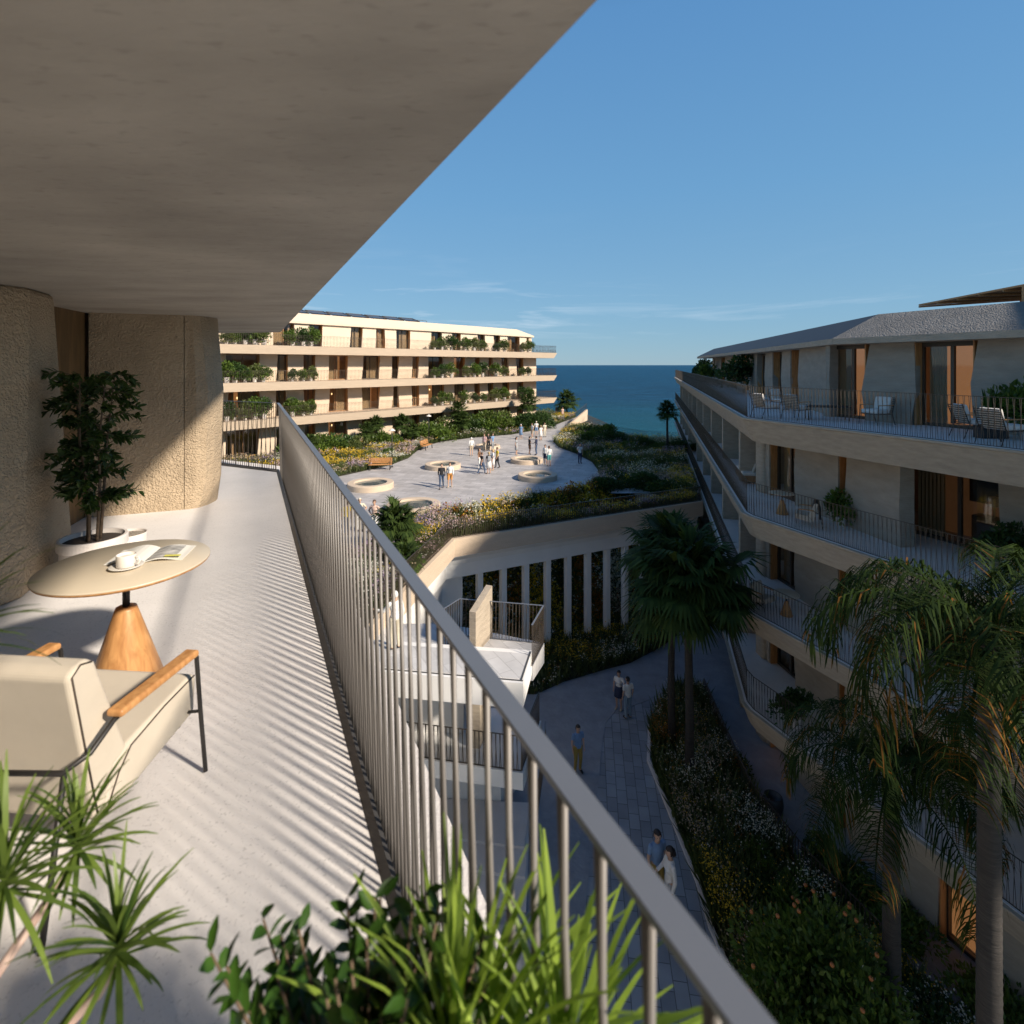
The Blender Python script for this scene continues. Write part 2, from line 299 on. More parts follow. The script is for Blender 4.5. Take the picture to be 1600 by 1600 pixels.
class MB:
    def __init__(s): s.v = []; s.f = []; s.m = []
    def add(s, vs, fs, mi=0, M=None):
        b = len(s.v)
        if M is not None: vs = [M @ Vector(v) for v in vs]
        s.v += [tuple(v) for v in vs]; s.f += [tuple(i+b for i in f) for f in fs]; s.m += [mi]*len(fs); return s
    def box(s, c, d, rz=0, mi=0, M=None):
        x, y, z = d[0]/2, d[1]/2, d[2]/2
        vs = [(-x, -y, -z), (x, -y, -z), (x, y, -z), (-x, y, -z), (-x, -y, z), (x, -y, z), (x, y, z), (-x, y, z)]
        T = Matrix.Translation(c) @ Matrix.Rotation(rz, 4, 'Z')
        if M is not None: T = M @ T
        return s.add(vs, [(0, 3, 2, 1), (4, 5, 6, 7), (0, 1, 5, 4), (1, 2, 6, 5), (2, 3, 7, 6), (3, 0, 4, 7)], mi, T)
    def loft(s, polyb, zb, polyt, zt, mi=0, M=None):
        n = len(polyb); vs = [(p[0], p[1], zb) for p in polyb]+[(p[0], p[1], zt) for p in polyt]
        fs = [tuple(range(n-1, -1, -1)), tuple(range(n, 2*n))]+[(i, (i+1) % n, n+(i+1) % n, n+i) for i in range(n)]
        return s.add(vs, fs, mi, M)
    def prism(s, poly, z0, z1, mi=0, M=None): return s.loft(poly, z0, poly, z1, mi, M)
    def beam(s, a, b, w, h, mi=0, up=(0, 0, 1)):
        a = Vector(a); b = Vector(b); d = (b-a); l = d.length; d.normalize()
        u = Vector(up); sx = d.cross(u)
        if sx.length < 1e-5: sx = Vector((1, 0, 0))
        sx.normalize(); uz = sx.cross(d)
        vs = []
        for p in (a, b):
            for i, j in ((-1, -1), (1, -1), (1, 1), (-1, 1)): vs.append(p+sx*(i*w/2)+uz*(j*h/2))
        return s.add(vs, [(0, 3, 2, 1), (4, 5, 6, 7), (0, 1, 5, 4), (1, 2, 6, 5), (2, 3, 7, 6), (3, 0, 4, 7)], mi)
    def tube(s, pts, r, seg=8, mi=0, cap=True, sy=1.):
        pts = [Vector(p) for p in pts]; n = len(pts); rs = r if isinstance(r, (list, tuple)) else [r]*n
        b = len(s.v); prev = None
        for i, p in enumerate(pts):
            t = (pts[min(i+1, n-1)]-pts[max(i-1, 0)]).normalized()
            if prev is None:
                a = Vector((0, 0, 1)) if abs(t.z) < .9 else Vector((1, 0, 0)); x = t.cross(a).normalized()
            else: x = (prev-t*prev.dot(t)).normalized()
            prev = x; y = t.cross(x)
            for k in range(seg):
                an = 2*math.pi*k/seg; q = p+x*(rs[i]*math.cos(an))+y*(rs[i]*sy*math.sin(an)); s.v.append(tuple(q))
        for i in range(n-1):
            for k in range(seg):
                a = b+i*seg+k; c = b+i*seg+(k+1) % seg; s.f.append((a, c, c+seg, a+seg)); s.m.append(mi)
        if cap:
            s.f.append(tuple(b+k for k in range(seg-1, -1, -1))); s.m.append(mi)
            s.f.append(tuple(b+(n-1)*seg+k for k in range(seg))); s.m.append(mi)
        return s
    def lathe(s, prof, c=(0, 0, 0), seg=40, mi=0):
        b = len(s.v); n = len(prof)
        for r, z in prof:
            for k in range(seg):
                a = 2*math.pi*k/seg; s.v.append((c[0]+r*math.cos(a), c[1]+r*math.sin(a), c[2]+z))
        for i in range(n-1):
            for k in range(seg):
                a = b+i*seg+k; d = b+i*seg+(k+1) % seg; s.f.append((a, d, d+seg, a+seg)); s.m.append(mi)
        if prof[0][0] > 1e-4: s.f.append(tuple(b+k for k in range(seg-1, -1, -1))); s.m.append(mi)
        if prof[-1][0] > 1e-4: s.f.append(tuple(b+(n-1)*seg+k for k in range(seg))); s.m.append(mi)
        return s
    def sphere(s, c, r, seg=12, rings=8, mi=0, M=None):
        r = (r, r, r) if isinstance(r, (int, float)) else r
        vs = [(0, 0, -1)]; fs = []
        for i in range(1, rings):
            ph = -math.pi/2+math.pi*i/rings
            for k in range(seg): a = 2*math.pi*k/seg; vs.append((math.cos(ph)*math.cos(a), math.cos(ph)*math.sin(a), math.sin(ph)))
        vs.append((0, 0, 1)); T = len(vs)-1
        for k in range(seg):
            fs.append((0, 1+(k+1) % seg, 1+k)); q = 1+(rings-2)*seg; fs.append((T, q+k, q+(k+1) % seg))
        for i in range(rings-2):
            for k in range(seg): a = 1+i*seg+k; b = 1+i*seg+(k+1) % seg; fs.append((a, b, b+seg, a+seg))
        MM = Matrix.Translation(c) @ (M if M is not None else Matrix.Identity(4)) @ Matrix.Diagonal((*r, 1))
        return s.add(vs, fs, mi, MM)
    def build(s, name, mats, parent=None, smooth=False, bevel=0, bseg=2, sub=0, loc=None, label=None, fix=True):
        me = bpy.data.meshes.new(name); me.from_pydata(s.v, [], s.f); 
        mats = mats if isinstance(mats, (list, tuple)) else [mats]
        for m in mats: me.materials.append(m)
        if len(mats) > 1: me.polygons.foreach_set('material_index', s.m)
        if fix:
            bm = bmesh.new(); bm.from_mesh(me); bmesh.ops.recalc_face_normals(bm, faces=bm.faces); bm.to_mesh(me); bm.free()
        if smooth:
            me.polygons.foreach_set('use_smooth', [True]*len(me.polygons))
        me.update()
        o = bpy.data.objects.new(name, me); C.objects.link(o)
        if parent is not None: o.parent = parent
        if loc is not None: o.location = loc
        if bevel:
            b = o.modifiers.new('bevel', 'BEVEL'); b.width = bevel; b.segments = bseg; b.limit_method = 'ANGLE'; b.angle_limit = R(35)
            if smooth is False: pass
        if sub:
            q = o.modifiers.new('sub', 'SUBSURF'); q.levels = sub; q.render_levels = sub
        if label: o['label'] = label
        return o

def raw_mesh(name, V, F, mats, MI=None, parent=None, smooth=False):
    """V (n,3) float array, F (m,k) int array with k = 3 or 4"""
    me = bpy.data.meshes.new(name); n = len(V); m, k = F.shape
    me.vertices.add(n); me.vertices.foreach_set('co', np.ascontiguousarray(V, dtype=np.float32).ravel())
    me.loops.add(m*k); me.loops.foreach_set('vertex_index', np.ascontiguousarray(F, dtype=np.int32).ravel())
    me.polygons.add(m); me.polygons.foreach_set('loop_start', np.arange(0, m*k, k, dtype=np.int32))
    mats = mats if isinstance(mats, (list, tuple)) else [mats]
    for q in mats: me.materials.append(q)
    if MI is not None: me.polygons.foreach_set('material_index', np.ascontiguousarray(MI, dtype=np.int32))
    me.update(calc_edges=True); me.validate()
    o = bpy.data.objects.new(name, me); C.objects.link(o)
    if parent is not None: o.parent = parent
    return o

def offset_line(pts, d):
    """polyline shifted by d to its right-hand side, mitred"""
    P = [Vector((p[0], p[1])) for p in pts]; out = []
    nr = []
    for a, b in zip(P[:-1], P[1:]):
        t = (b-a).normalized(); nr.append(Vector((t.y, -t.x)))
    for i, p in enumerate(P):
        if i == 0: n = nr[0]
        elif i == len(P)-1: n = nr[-1]
        else:
            n = (nr[i-1]+nr[i]).normalized(); n = n/max(.3, n.dot(nr[i]))
        out.append((p.x+n.x*d, p.y+n.y*d))
    return out
def inside(p, poly):
    x, y = p; r = False; n = len(poly); j = n-1
    for i in range(n):
        xi, yi = poly[i]; xj, yj = poly[j]
        if (yi > y) != (yj > y) and x < (xj-xi)*(y-yi)/(yj-yi)+xi: r = not r
        j = i
    return r
def inside_np(X, Y, poly):
    r = np.zeros(len(X), bool); n = len(poly); j = n-1
    for i in range(n):
        xi, yi = poly[i]; xj, yj = poly[j]
        c = ((yi > Y) != (yj > Y)) & (X < (xj-xi)*(Y-yi)/((yj-yi) if yj != yi else 1e-9)+xi); r ^= c; j = i
    return r

def railing(name, pts, z, h, parent=None, sp=.105, mt=None, mb=None, w=.045, r=.007, lean=.035, label=None, cat=None, flat=.012):
    """top rail + foot bar; its leaning pairs of rods as a child mesh"""
    mt = mt or M_rail; mb = mb or M_bal
    t = MB(); b = MB()
    for a, c in zip(pts[:-1], pts[1:]):
        A = Vector((a[0], a[1], z)); B = Vector((c[0], c[1], z)); d = (B-A); l = d.length; d.normalize()
        t.beam(A+Vector((0, 0, h-flat/2)), B+Vector((0, 0, h-flat/2)), w, flat)
        t.beam(A+Vector((0, 0, .02)), B+Vector((0, 0, .02)), w*.8, .02)
        n = max(1, int(l/sp))
        for i in range(n+1):
            p = A+d*(l*i/n)
            for sgn in (0, 1):
                q0 = p+d*(lean*(1 if sgn else -.3)); q1 = p+d*(-lean*.5 if sgn else lean*.3)
                b.beam(q0+Vector((0, 0, .03)), q1+Vector((0, 0, h-flat)), 2*r, 2*r)
    o = t.build(name, mt, parent)
    k = b.build('balusters', mb, o, fix=False)
    if len(b.f) > 600: k['kind'] = 'stuff'
    if label: tag(o, label, cat or 'railing')
    return o
# ================================================================== THE SETTING
def sheet(name, poly, z, m):
    o = MB().add([(p[0], p[1], z) for p in poly], [tuple(range(len(poly)))]).build(name, m, fix=False)
    if o.data.polygons[0].normal.z < 0: o.data.flip_normals()
    o['kind'] = 'structure'; return o
sheet('sea', [(-30000, -200), (30000, -200), (30000, 40000), (-30000, 40000)], SEA, M_sea)

# land below: one closed block standing out of the water
mb = MB(); mb.prism([(-70, -40), (60, -40), (60, 62), (30, 72), (14, 92), (-10, 118), (-70, 118)], SEA-3, GR)
o = mb.build('ground', M_rough); o['kind'] = 'structure'

# --- the raised plaza block: edge facing the sunken path, then along the right-hand building, then the sea side
ED0 = (-4.9, 15.9); ED1 = (-3.85, 21.3); ED2 = (-2.85, 26.0); ED3 = (11.9, 33.2)
RA_C = (8.24, 19.0); RA_F = (25.0, 82.0); RB_N = (8.24+.371*17, 19-.928*17)
PL_EDGE = [(-14, 13.5), ED0, ED1, ED2, ED3, (14.2, 41.8), (19.0, 60.0), (15.5, 61.5), (12.6, 66.0), (11.4, 83.5), (10.2, 96), (0, 108), (-60, 108), (-60, 30)]
podium = empty('plaza_podium', 'raised plaza block with cream parapet band over a row of slim pale columns', 'plaza podium', (-2.85, 26, GR))
def lp(p, o=(-2.85, 26)): return (p[0]-o[0], p[1]-o[1])
top = [lp(p) for p in PL_EDGE]
# deck slab of the podium
hs_ = (Vector(ED3)-Vector(ED2)).normalized(); hn_ = Vector((-hs_.y, hs_.x)); hl_ = (Vector(ED3)-Vector(ED2)).length
def hp(a, t): q = Vector(ED2)+hs_*a+hn_*t; return (q.x, q.y)
HA, HB, HC, HD = hp(.9, 0), hp(.9, 4.0), hp(hl_-1.0, 6.4), hp(hl_-1.0, 0)  # deck opening, hidden from view, added to let daylight onto the bank
i2 = PL_EDGE.index(ED2)
MAIN = PL_EDGE[:i2+1]+[HA, HB, HC, HD]+PL_EDGE[i2+1:]; STRIPB = [HA, hp(.9, 1.45), hp(hl_-1.0, 1.45), HD]
mb = MB(); mb.prism([lp(p) for p in MAIN], PZ-GR-.75, PZ-GR-.012); mb.build('deck_slab', M_white, podium)
mb = MB(); mb.prism([lp(p) for p in STRIPB], PZ-GR-.75, PZ-GR-.014); mb.build('edge_strip_slab', M_white, podium)
# cream parapet band along the near edges, standing just proud of the slab
edge = [(-9, 14.6), ED0, ED1, ED2, ED3]
outer = offset_line(edge, .06); inner = offset_line(edge, -.26)
band = [lp(p) for p in outer]+[lp(p) for p in reversed(inner)]
mb = MB(); mb.prism(band, PZ-GR-.70, PZ-GR+.18); mb.build('parapet_band', M_cream, podium)
# white beam with rounded lower edge, set back below the band
mb = MB(); prof = [(-.02, -.70), (-.16, -.74), (-.32, -.85), (-.42, -1.05), (-.47, -1.30), (-.48, -1.95), (-.95, -1.95), (-.95, -.70)]
lines = [[lp(p) for p in offset_line(edge, a)] for a, _ in prof]
vs = []; fs = []; n = len(prof)
for j in range(len(edge)):
    for i, (a, z) in enumerate(prof): vs.append((lines[i][j][0], lines[i][j][1], PZ-GR+z))
for j in range(len(edge)-1):
    for i in range(n): fs.append((j*n+i, j*n+(i+1) % n, (j+1)*n+(i+1) % n, (j+1)*n+i))
fs += [tuple(range(n)), tuple((len(edge)-1)*n+i for i in range(n-1, -1, -1))]
mb.add(vs, fs); mb.build('edge_beam', M_white, podium)
# columns: flat blades under the beam, turned across the edge
cl = offset_line([ED2, ED3], -.72); ca = Vector(cl[0]); cb = Vector(cl[1]); cd = (cb-ca).normalized(); crz = math.atan2(cd.y, cd.x)
colx = [749, 786, 821, 855, 887, 918, 948, 976, 1004, 1031, 1056, 1078]
colmesh = None
for x in colx:
    k = (x-800)/FPX; t = (k*ca.y-ca.x)/(cd.x-k*cd.y); p = ca+cd*t
    if colmesh is None:
        mb = MB(); mb.box((0, 0, (PZ-GR-1.95)/2), (.30, .34, PZ-GR-1.95)); c0 = mb.build('column', M_white, podium, bevel=.012, bseg=1); colmesh = c0; c = c0
    else: c = colmesh.copy(); C.objects.link(c)
    q = lp(p); c.location = (q[0], q[1], 0); c.rotation_euler = (0, 0, crz)
# solid return wall of the podium left of the columns
mb = MB(); rl = offset_line([(-9, 14.6), ED0, ED1, ED2, (-2.2, 26.3)], -.75); rl2 = offset_line([(-9, 14.6), ED0, ED1, ED2, (-2.2, 26.3)], -1.1)
mb.prism([lp(p) for p in rl]+[lp(p) for p in reversed(rl2)], 0, PZ-GR-1.95); mb.build('return_wall', M_white, podium)
# back retaining wall and sea-side walls
mb = MB(); bl = [(19.4, 60.4), (15.5, 61.3), (12.5, 65.9), (11.3, 83.4), (10.1, 95.9), (0, 107.8), (-60, 107.8)]
bl2 = offset_line(bl, .6)
mb.prism([lp(p) for p in bl]+[lp(p) for p in reversed(bl2)], 0, PZ-GR-.76); mb.build('sea_wall', M_cream, podium)
er = offset_line([(-9, 14.6), ED0, ED1, ED2, ED3], -.12)
railing('edge_railing', [lp(p) for p in er], PZ-GR+.18, .92, podium, sp=.12, w=.04, mt=M_bronze, mb=M_bronze)

# soil and paving on the block
PAVE_PX = [(440, 762), (505, 750), (560, 738), (610, 727), (638, 716), (650, 706), (664, 697), (690, 690), (740, 684), (800, 679), (838, 672), (870, 663), (905, 650), (914, 653), (888, 667), (869, 680), (864, 690), (873, 699), (900, 709), (925, 722), (937, 738), (935, 752), (915, 764), (880, 771), (840, 776), (790, 784), (740, 796), (700, 805), (660, 815), (625, 832), (600, 850), (560, 868), (520, 880), (440, 880)]
PAVE = [at2(x, y, PZ) for x, y in PAVE_PX]
soilp = [(p[0], p[1]) for p in PL_EDGE]
sheet('garden_soil', MAIN, PZ-.008, M_earth); sheet('edge_bed_soil', STRIPB, PZ-.006, M_earth)
sheet('plaza_paving', PAVE, PZ, M_plaza)
# thin strip of path through the right-hand garden
sheet('garden_path', [at2(955, 763, PZ), at2(1092, 763, PZ), at2(1092, 770, PZ), at2(955, 771, PZ)], PZ+.004, M_plaza)

# --- sunken level: slab path beside the split stone ground
PATH_PX = [(1070, 1062), (1010, 1095), (960, 1112), (945, 1130), (938, 1180), (930, 1260), (915, 1400), (900, 1600), (880, 1900), (1300, 1900), (1230, 1680), (1180, 1600), (1140, 1520), (1110, 1450), (1090, 1380), (1062, 1310), (1034, 1240), (1013, 1190), (1015, 1130), (1040, 1095), (1085, 1075)]
PATH = [at2(x, y, GR) for x, y in PATH_PX]
sheet('path', PATH, GR+.008, M_pathtile)
mb = MB()
kp = [at(x, y, GR) for x, y in PATH_PX[:8]]
for a, b in zip(kp[:-1], kp[1:]): mb.beam(a+Vector((0, 0, .012)), b+Vector((0, 0, .012)), .07, .03)
o = mb.build('path_edging', M_rough); o['kind'] = 'structure'
mb = MB(); kp = [at(x, y, GR) for x, y in PATH_PX[10:19]]
for a, b in zip(kp[:-1], kp[1:]): mb.beam(a+Vector((0, 0, .04)), b+Vector((0, 0, .04)), .12, .12)
o = mb.build('planting_kerb', M_ledge); o['kind'] = 'structure'
STRIP_PX = [(1050, 1085), (1095, 1085), (1150, 1200), (1180, 1262), (1255, 1372), (1330, 1460), (1480, 1600), (1700, 1800), (1320, 1800), (1236, 1680), (1186, 1600), (1146, 1520), (1116, 1450), (1096, 1380), (1068, 1310), (1040, 1240), (1019, 1190), (1021, 1130)]
STRIP = [at2(x, y, GR) for x, y in STRIP_PX]
sheet('strip_soil', STRIP, GR+.004, M_earth)
FOOT_PX = [(838, 1085), (880, 1066), (940, 1048), (985, 1036), (1020, 1018), (1050, 1000), (1085, 965), (1085, 940), (700, 975), (700, 1085)]
FOOT = [at2(x, y, GR) for x, y in FOOT_PX]
sheet('foot_soil', FOOT, GR+.006, M_earth)
# planted bank seen between the columns
bd = Vector((cd.x, cd.y, 0)); bn = Vector((-cd.y, cd.x, 0)); b0 = Vector((ca.x, ca.y, 0))+bn*.55
mb = MB(); vs = []
def bankz(x, y):
    q = Vector((x, y))-Vector(ED2); a_ = q.dot(hs_)/hl_; t_ = q.dot(hn_); tm = 4.0+2.4*a_; u_ = max(0, min(1, (t_-1.2)/(tm-1.2)))
    return GR+.02+(PZ-.06-GR-.02)*u_**.85
for j in range(13):
    for i in range(9):
        a_ = -.02+1.0*j/12; tm = 4.05+2.4*a_; t_ = 1.2+(tm-1.2)*i/8; q = hp(a_*hl_, t_); vs.append((q[0], q[1], bankz(*q)))
fs = [(j*9+i, (j+1)*9+i, (j+1)*9+i+1, j*9+i+1) for j in range(12) for i in range(8)]
o = mb.add(vs, fs).build('planted_bank', M_earth); o['kind'] = 'structure'

# ================================================================== OUR OWN BUILDING
home = empty('apartment_building', 'sand-coloured apartment block around the foreground balcony, with rough rendered piers and wide soffit', 'building', (0, 0, GR))
HZ = -GR
def line(d, Y): return (d-.495*Y, Y)
ci = line(.475, 9.36)              # railing corner (kerb, inside)
fd = Vector((-.907, .421))         # direction of the far railing
# floor
def edge_run(d, Yc): p = line(d, Yc); return [line(d, -5), p, (p[0]+fd.x*6, p[1]+fd.y*6)]
UP = FL+.004                        # top of the ledge that carries the railing
f0 = edge_run(.487, 9.40)
MB().prism(f0+[(-14, 2), (-6, -5)], FL-.6+HZ, FL+HZ).build('balcony_floor', M_floor, home)
f1 = edge_run(.536, 9.48); f1a = edge_run(.5185, 9.45); f1b = edge_run(.5355, 9.479); MB().prism(edge_run(.4872, 9.402)+list(reversed(f1b)), FL-.6+HZ, FL-.002+HZ).build('kerb_bed', M_kerb, home)
kb = edge_run(.4875, 9.403); MB().loft(kb+list(reversed(f1b)), FL+HZ, f1a+list(reversed(f1b)), FL+.036+HZ).build('kerb_plate', M_kerb, home)
f2 = edge_run(.585, 9.56); MB().prism(edge_run(.5362, 9.482)+list(reversed(f2)), FL-.6+HZ, UP-.05+HZ).build('drain_slot', M_ledge, home)
f3 = edge_run(.835, 9.80); MB().prism(edge_run(.5852, 9.562)+list(reversed(f3)), FL-.72+HZ, UP+HZ).build('ledge', M_ledge, home)
# soffit
sc_ = line(.62, 10.60)
sof = [line(.62, -5), sc_, (-6.1, 10.92), (-14, 12.6), (-16, 2), (-6, -5)]
mb = MB(); mb.prism(sof, .65+HZ, 1.45+HZ); mb.build('soffit', M_soffit, home)
# piers: left pier leaning, rendered return panel and its rounded end
def pier(name, pb, pt, m, z0=FL, z1=.655, **k):
    return MB().loft(pb, z0+.0+HZ, pt, z1+HZ).build(name, m, home, **k)
pA_b = [(-4.02, 3.98), (-3.97, 4.32), (-4.34, 5.25), (-5.6, 6.1), (-6.4, 3.0), (-4.3, 3.2)]
pA_t = [(-4.14, 4.12), (-4.08, 4.50), (-4.26, 4.93), (-5.7, 5.9), (-6.4, 3.0), (-4.4, 3.2)]
pier('left_pier', pA_b, pA_t, M_pebble, bevel=.05, bseg=3)
mb = MB(); mb.prism([(-4.02, 3.98), (-4.3, 3.2), (-3.0, -.4), (-.8, -5), (-6, -5), (-6.4, 3.0)], FL+HZ, .655+HZ); mb.build('side_wall', M_pebble, home)
# recess panel between the piers
MB().prism([(-4.95, 5.45), (-5.32, 6.62), (-5.5, 6.6), (-5.8, 5.6)], FL+HZ, .654+HZ).build('reveal_panel', M_revealdark, home)
jb = (-4.30, 6.975)
pB1 = [(-5.26, 6.60), (-4.308, 6.965), (-4.308, 7.6), (-5.4, 7.7)]
MB().prism(pB1, FL+HZ, .653+HZ).build('rendered_panel', M_pebble, home)
e0 = [(-4.296, 6.972), (-4.18, 7.02), (-4.10, 7.10), (-4.075, 7.24), (-4.08, 7.42), (-4.14, 7.56), (-4.25, 7.62), (-4.296, 7.6)]
e1 = [(-4.296, 6.972), (-4.22, 7.01), (-4.16, 7.08), (-4.13, 7.22), (-4.14, 7.42), (-4.18, 7.54), (-4.25, 7.60), (-4.296, 7.6)]
e2 = [(-4.296, 6.972), (-4.16, 7.00), (-4.06, 7.09), (-4.035, 7.24), (-4.04, 7.43), (-4.11, 7.57), (-4.24, 7.63), (-4.296, 7.6)]
mb = MB(); mb.loft(e1, FL+HZ, e0, FL+.35+HZ); mb.loft(e0, FL+.35+HZ, e2, -.35+HZ); mb.loft(e2, -.35+HZ, e1, .652+HZ)
mb.build('rounded_pier_end', M_pebble, home, smooth=False)
# the rest of the block behind and below, floor by floor
mb = MB(); mb.prism([(-5.3, 7.75), (-14, 10), (-16, 2), (-6.42, 2.9), (-5.9, 5.7)], FL+HZ, .65+HZ); mb.build('inner_wall', M_interior, home)
for k in range(1, 4):
    z = FL-ST*k
    mb = MB(); mb.prism([line(.6, -5), line(.6, 9.4), (-12, 11.8), (-6, -5)], z-.6+HZ, z+HZ); mb.build('lower_slab', M_ledge, home)
mb = MB(); mb.prism([line(-1.2, -5), line(-1.2, 8.6), (-13, 11), (-6, -5)], 0, FL-.61+HZ); mb.build('lower_wall', M_sand, home)

# --- the near railing, a thing of its own (bolted into the slot)
rt = empty('balcony_railing', 'long grey flat-topped railing with slanting metal rods running along the near balcony', 'railing', (.52, 0, FL))
def rl_(d, Y, z): p = line(d, Y); return Vector((p[0]-.52, p[1], z-FL))
RT = FL+1.225
mb = MB(); r0 = [line(.492, -1.6), line(.492, 9.42)]; r1 = [line(.542, -1.6), line(.542, 9.42)]
mb.prism([(p[0]-.52, p[1]) for p in r0]+[(p[0]-.52, p[1]) for p in reversed(r1)], RT-.012-FL, RT-FL)
mb.build('top_rail', M_rail, rt, bevel=.002, bseg=1)
mb = MB(); rc = line(.52, 9.44)
mb.beam((rc[0]-.52, rc[1], RT-.006-FL), (rc[0]-.52+fd.x*4, rc[1]+fd.y*4, RT-.006-FL), .02, .012); mb.build('far_top_rail', M_rail, rt)
dY = .0945; slope = Vector((-.495, 1, 0)).normalized()
nb = 0; rest = MB(); bmesh_pair = None
Y = -.25
while Y < 9.35:
    A = rl_(.558, Y, UP-.05)
    b = MB()
    if nb < 95:
        if bmesh_pair is None:
            b.tube([(0, 0, 0), (-.041, .0, RT-.006-UP+.05)], .0066, 8); b.tube([(-.026, .046, 0), (-.035, -.012, RT-.006-UP+.05)], .0066, 8)
            bmesh_pair = b.build('baluster', M_bal, rt, smooth=True); o = bmesh_pair
        else: o = bmesh_pair.copy(); C.objects.link(o)
        o.location = A
    else:
        for p, q in (((0, 0, 0), (-.041, 0, RT-UP+.04)), ((-.026, .046, 0), (-.035, -.012, RT-UP+.04))): rest.beam(A+Vector(p), A+Vector(q), .01, .01)
    nb += 1; Y += dY
far = MB(); c0 = Vector((rc[0]-.52, rc[1], 0)); fv = Vector((fd.x, fd.y, 0)); i = 0
while i*.115 < 2.2:
    p = c0+fv*(i*.115+.05)
    far.beam(p, p+fv*.075+Vector((0, 0, RT-FL)), .007, .007); far.beam(p+fv*.07, p+fv*(-.012)+Vector((0, 0, RT-FL)), .007, .007)
    if i % 3 == 0: far.beam(p+fv*.02, p+fv*.02+Vector((0, 0, RT-FL)), .008, .008)
    i += 1
if rest.v: rest.build('balusters', M_bal, rt, fix=False)
far.build('far_balusters', M_bronze, rt, fix=False)

# ================================================================== LOWER TERRACE WING (middle left)
wing = empty('terrace_wing', 'white stepped terrace wing below the near railing, with paved decks and brick-banded edges', 'terraces', (.3, 14.6, GR))
def wp(x, y): return (x-.3, y-14.6)
dk = [wp(.30, 14.6), wp(.64, 16.25), wp(-10, 16.6), wp(-10, 16.4), wp(-7, 15.6), wp(-3.7, 15.2)]
mb = MB(); mb.prism([wp(.30, 14.6), wp(.62, 16.3), wp(-9, 17.5), wp(-9, 16.0), wp(-3.9, 15.2)], L3-.10-GR-.6, L3-GR); mb.build('upper_deck_slab', M_white, wing)
mb = MB(); mb.prism([wp(.22, 14.80), wp(.50, 16.1), wp(-8.6, 17.2), wp(-8.6, 16.2), wp(-3.8, 15.38)], L3-GR+.002, L3-GR+.012); mb.build('deck_paving', M_deck, wing)
mb = MB(); gl = [wp(.30, 14.72), wp(-3.9, 15.32), wp(-8.6, 16.12)]
for a, b in zip(gl[:-1], gl[1:]): mb.beam((a[0], a[1], L3-GR+.006), (b[0], b[1], L3-GR+.006), .05, .014)
mb.beam((wp(.25, 14.74)[0], wp(.25, 14.74)[1], L3-GR+.008), (*wp(.56, 16.2), L3-GR+.008), .05, .014)
mb.build('deck_channel', M_kerb, wing)
# back deck, a little lower, with its railing
bk = [wp(.64, 16.32), wp(1.05, 17.3), wp(-2.3, 18.6), wp(-6, 18.6), wp(-6, 17.2)]
mb = MB(); mb.prism(bk, L3-.95-GR, L3-.30-GR); mb.build('back_deck_slab', M_deck, wing)
railing('deck_railing', [wp(.60, 15.95), wp(1.02, 17.25), wp(-1.75, 17.75), wp(-2.2, 17.0)], L3-.30-GR, 1.25, wing, sp=.11, mt=M_rail, mb=M_bronze, w=.05)
mb = MB(); 
fa, fb = wp(-1.13, 16.55), wp(-.66, 17.75)
wv = Vector((fb[0]-fa[0], fb[1]-fa[1])).normalized(); nn = Vector((wv.y, -wv.x))*.22
za, zb = L3-.31-GR, L3-GR
vs = [(fa[0], fa[1], za), (fb[0], fb[1], za), (fb[0]+nn.x*-1, fb[1]-nn.y, za), (fa[0]-nn.x, fa[1]-nn.y, za)]
vs = [(fa[0], fa[1], za), (fa[0]-nn.x, fa[1]-nn.y, za), (fb[0]-nn.x, fb[1]-nn.y, za), (fb[0], fb[1], za)]
vt = [(v[0], v[1], -7.72-GR if i < 2 else -7.38-GR) for i, v in enumerate(vs)]
mb.add(vs+vt, [(0, 1, 2, 3), (7, 6, 5, 4), (0, 4, 5, 1), (1, 5, 6, 2), (2, 6, 7, 3), (3, 7, 4, 0)]); mb.build('divider_fin', M_sand, wing)
# next level down
mb = MB(); q = [wp(.33, 15.85), wp(1.0, 18.2), wp(-9, 19.4), wp(-9, 17.6), wp(-4.6, 16.75)]
mb.prism(q, L4-.52-GR, L4-GR); mb.build('middle_deck_slab', M_white, wing)
railing('middle_railing', [wp(-7, 17.1), wp(-4.6, 16.82), wp(.28, 15.93), wp(.92, 18.1)], L4-GR, 1.05, wing, sp=.13, mt=M_bronze, mb=M_bronze, w=.04, r=.009)
mb = MB(); mb.prism([wp(-9, 18.0), wp(-1.6, 17.55), wp(-1.6, 19), wp(-9, 19.4)], L4-GR, L3-.71-GR); mb.build('middle_wall', M_white, wing)
mb = MB(); mb.prism([wp(-1.32, 16.9), wp(-1.02, 16.86), wp(-.72, 17.9), wp(-1.02, 17.95)], L4-GR, L3-.71-GR); mb.build('stone_fin', M_sand, wing)
mb = MB(); mb.prism([wp(-9, 19.2), wp(-.4, 18.7), wp(.2, 19.6), wp(-9, 20.4)], 0, L4-.53-GR); mb.build('base_wall', M_white, wing)
for a, (zz, yy) in enumerate([(.45, 16.9), (.30, 16.0), (.15, 15.1)]):
    mb = MB(); mb.prism([wp(.40, yy+.0), wp(.62+.01*a, 18.6), wp(-8, 19.1), wp(-8, yy+1.2)], .012*a, zz*.6); mb.build('patio_step', M_ledge, wing)
railing('lower_railing', [wp(.75, 15.6), wp(1.15, 18.1)], L4-.05-GR-1.0, 1.1, wing, sp=.13, mt=M_rail, mb=M_bronze, w=.05)
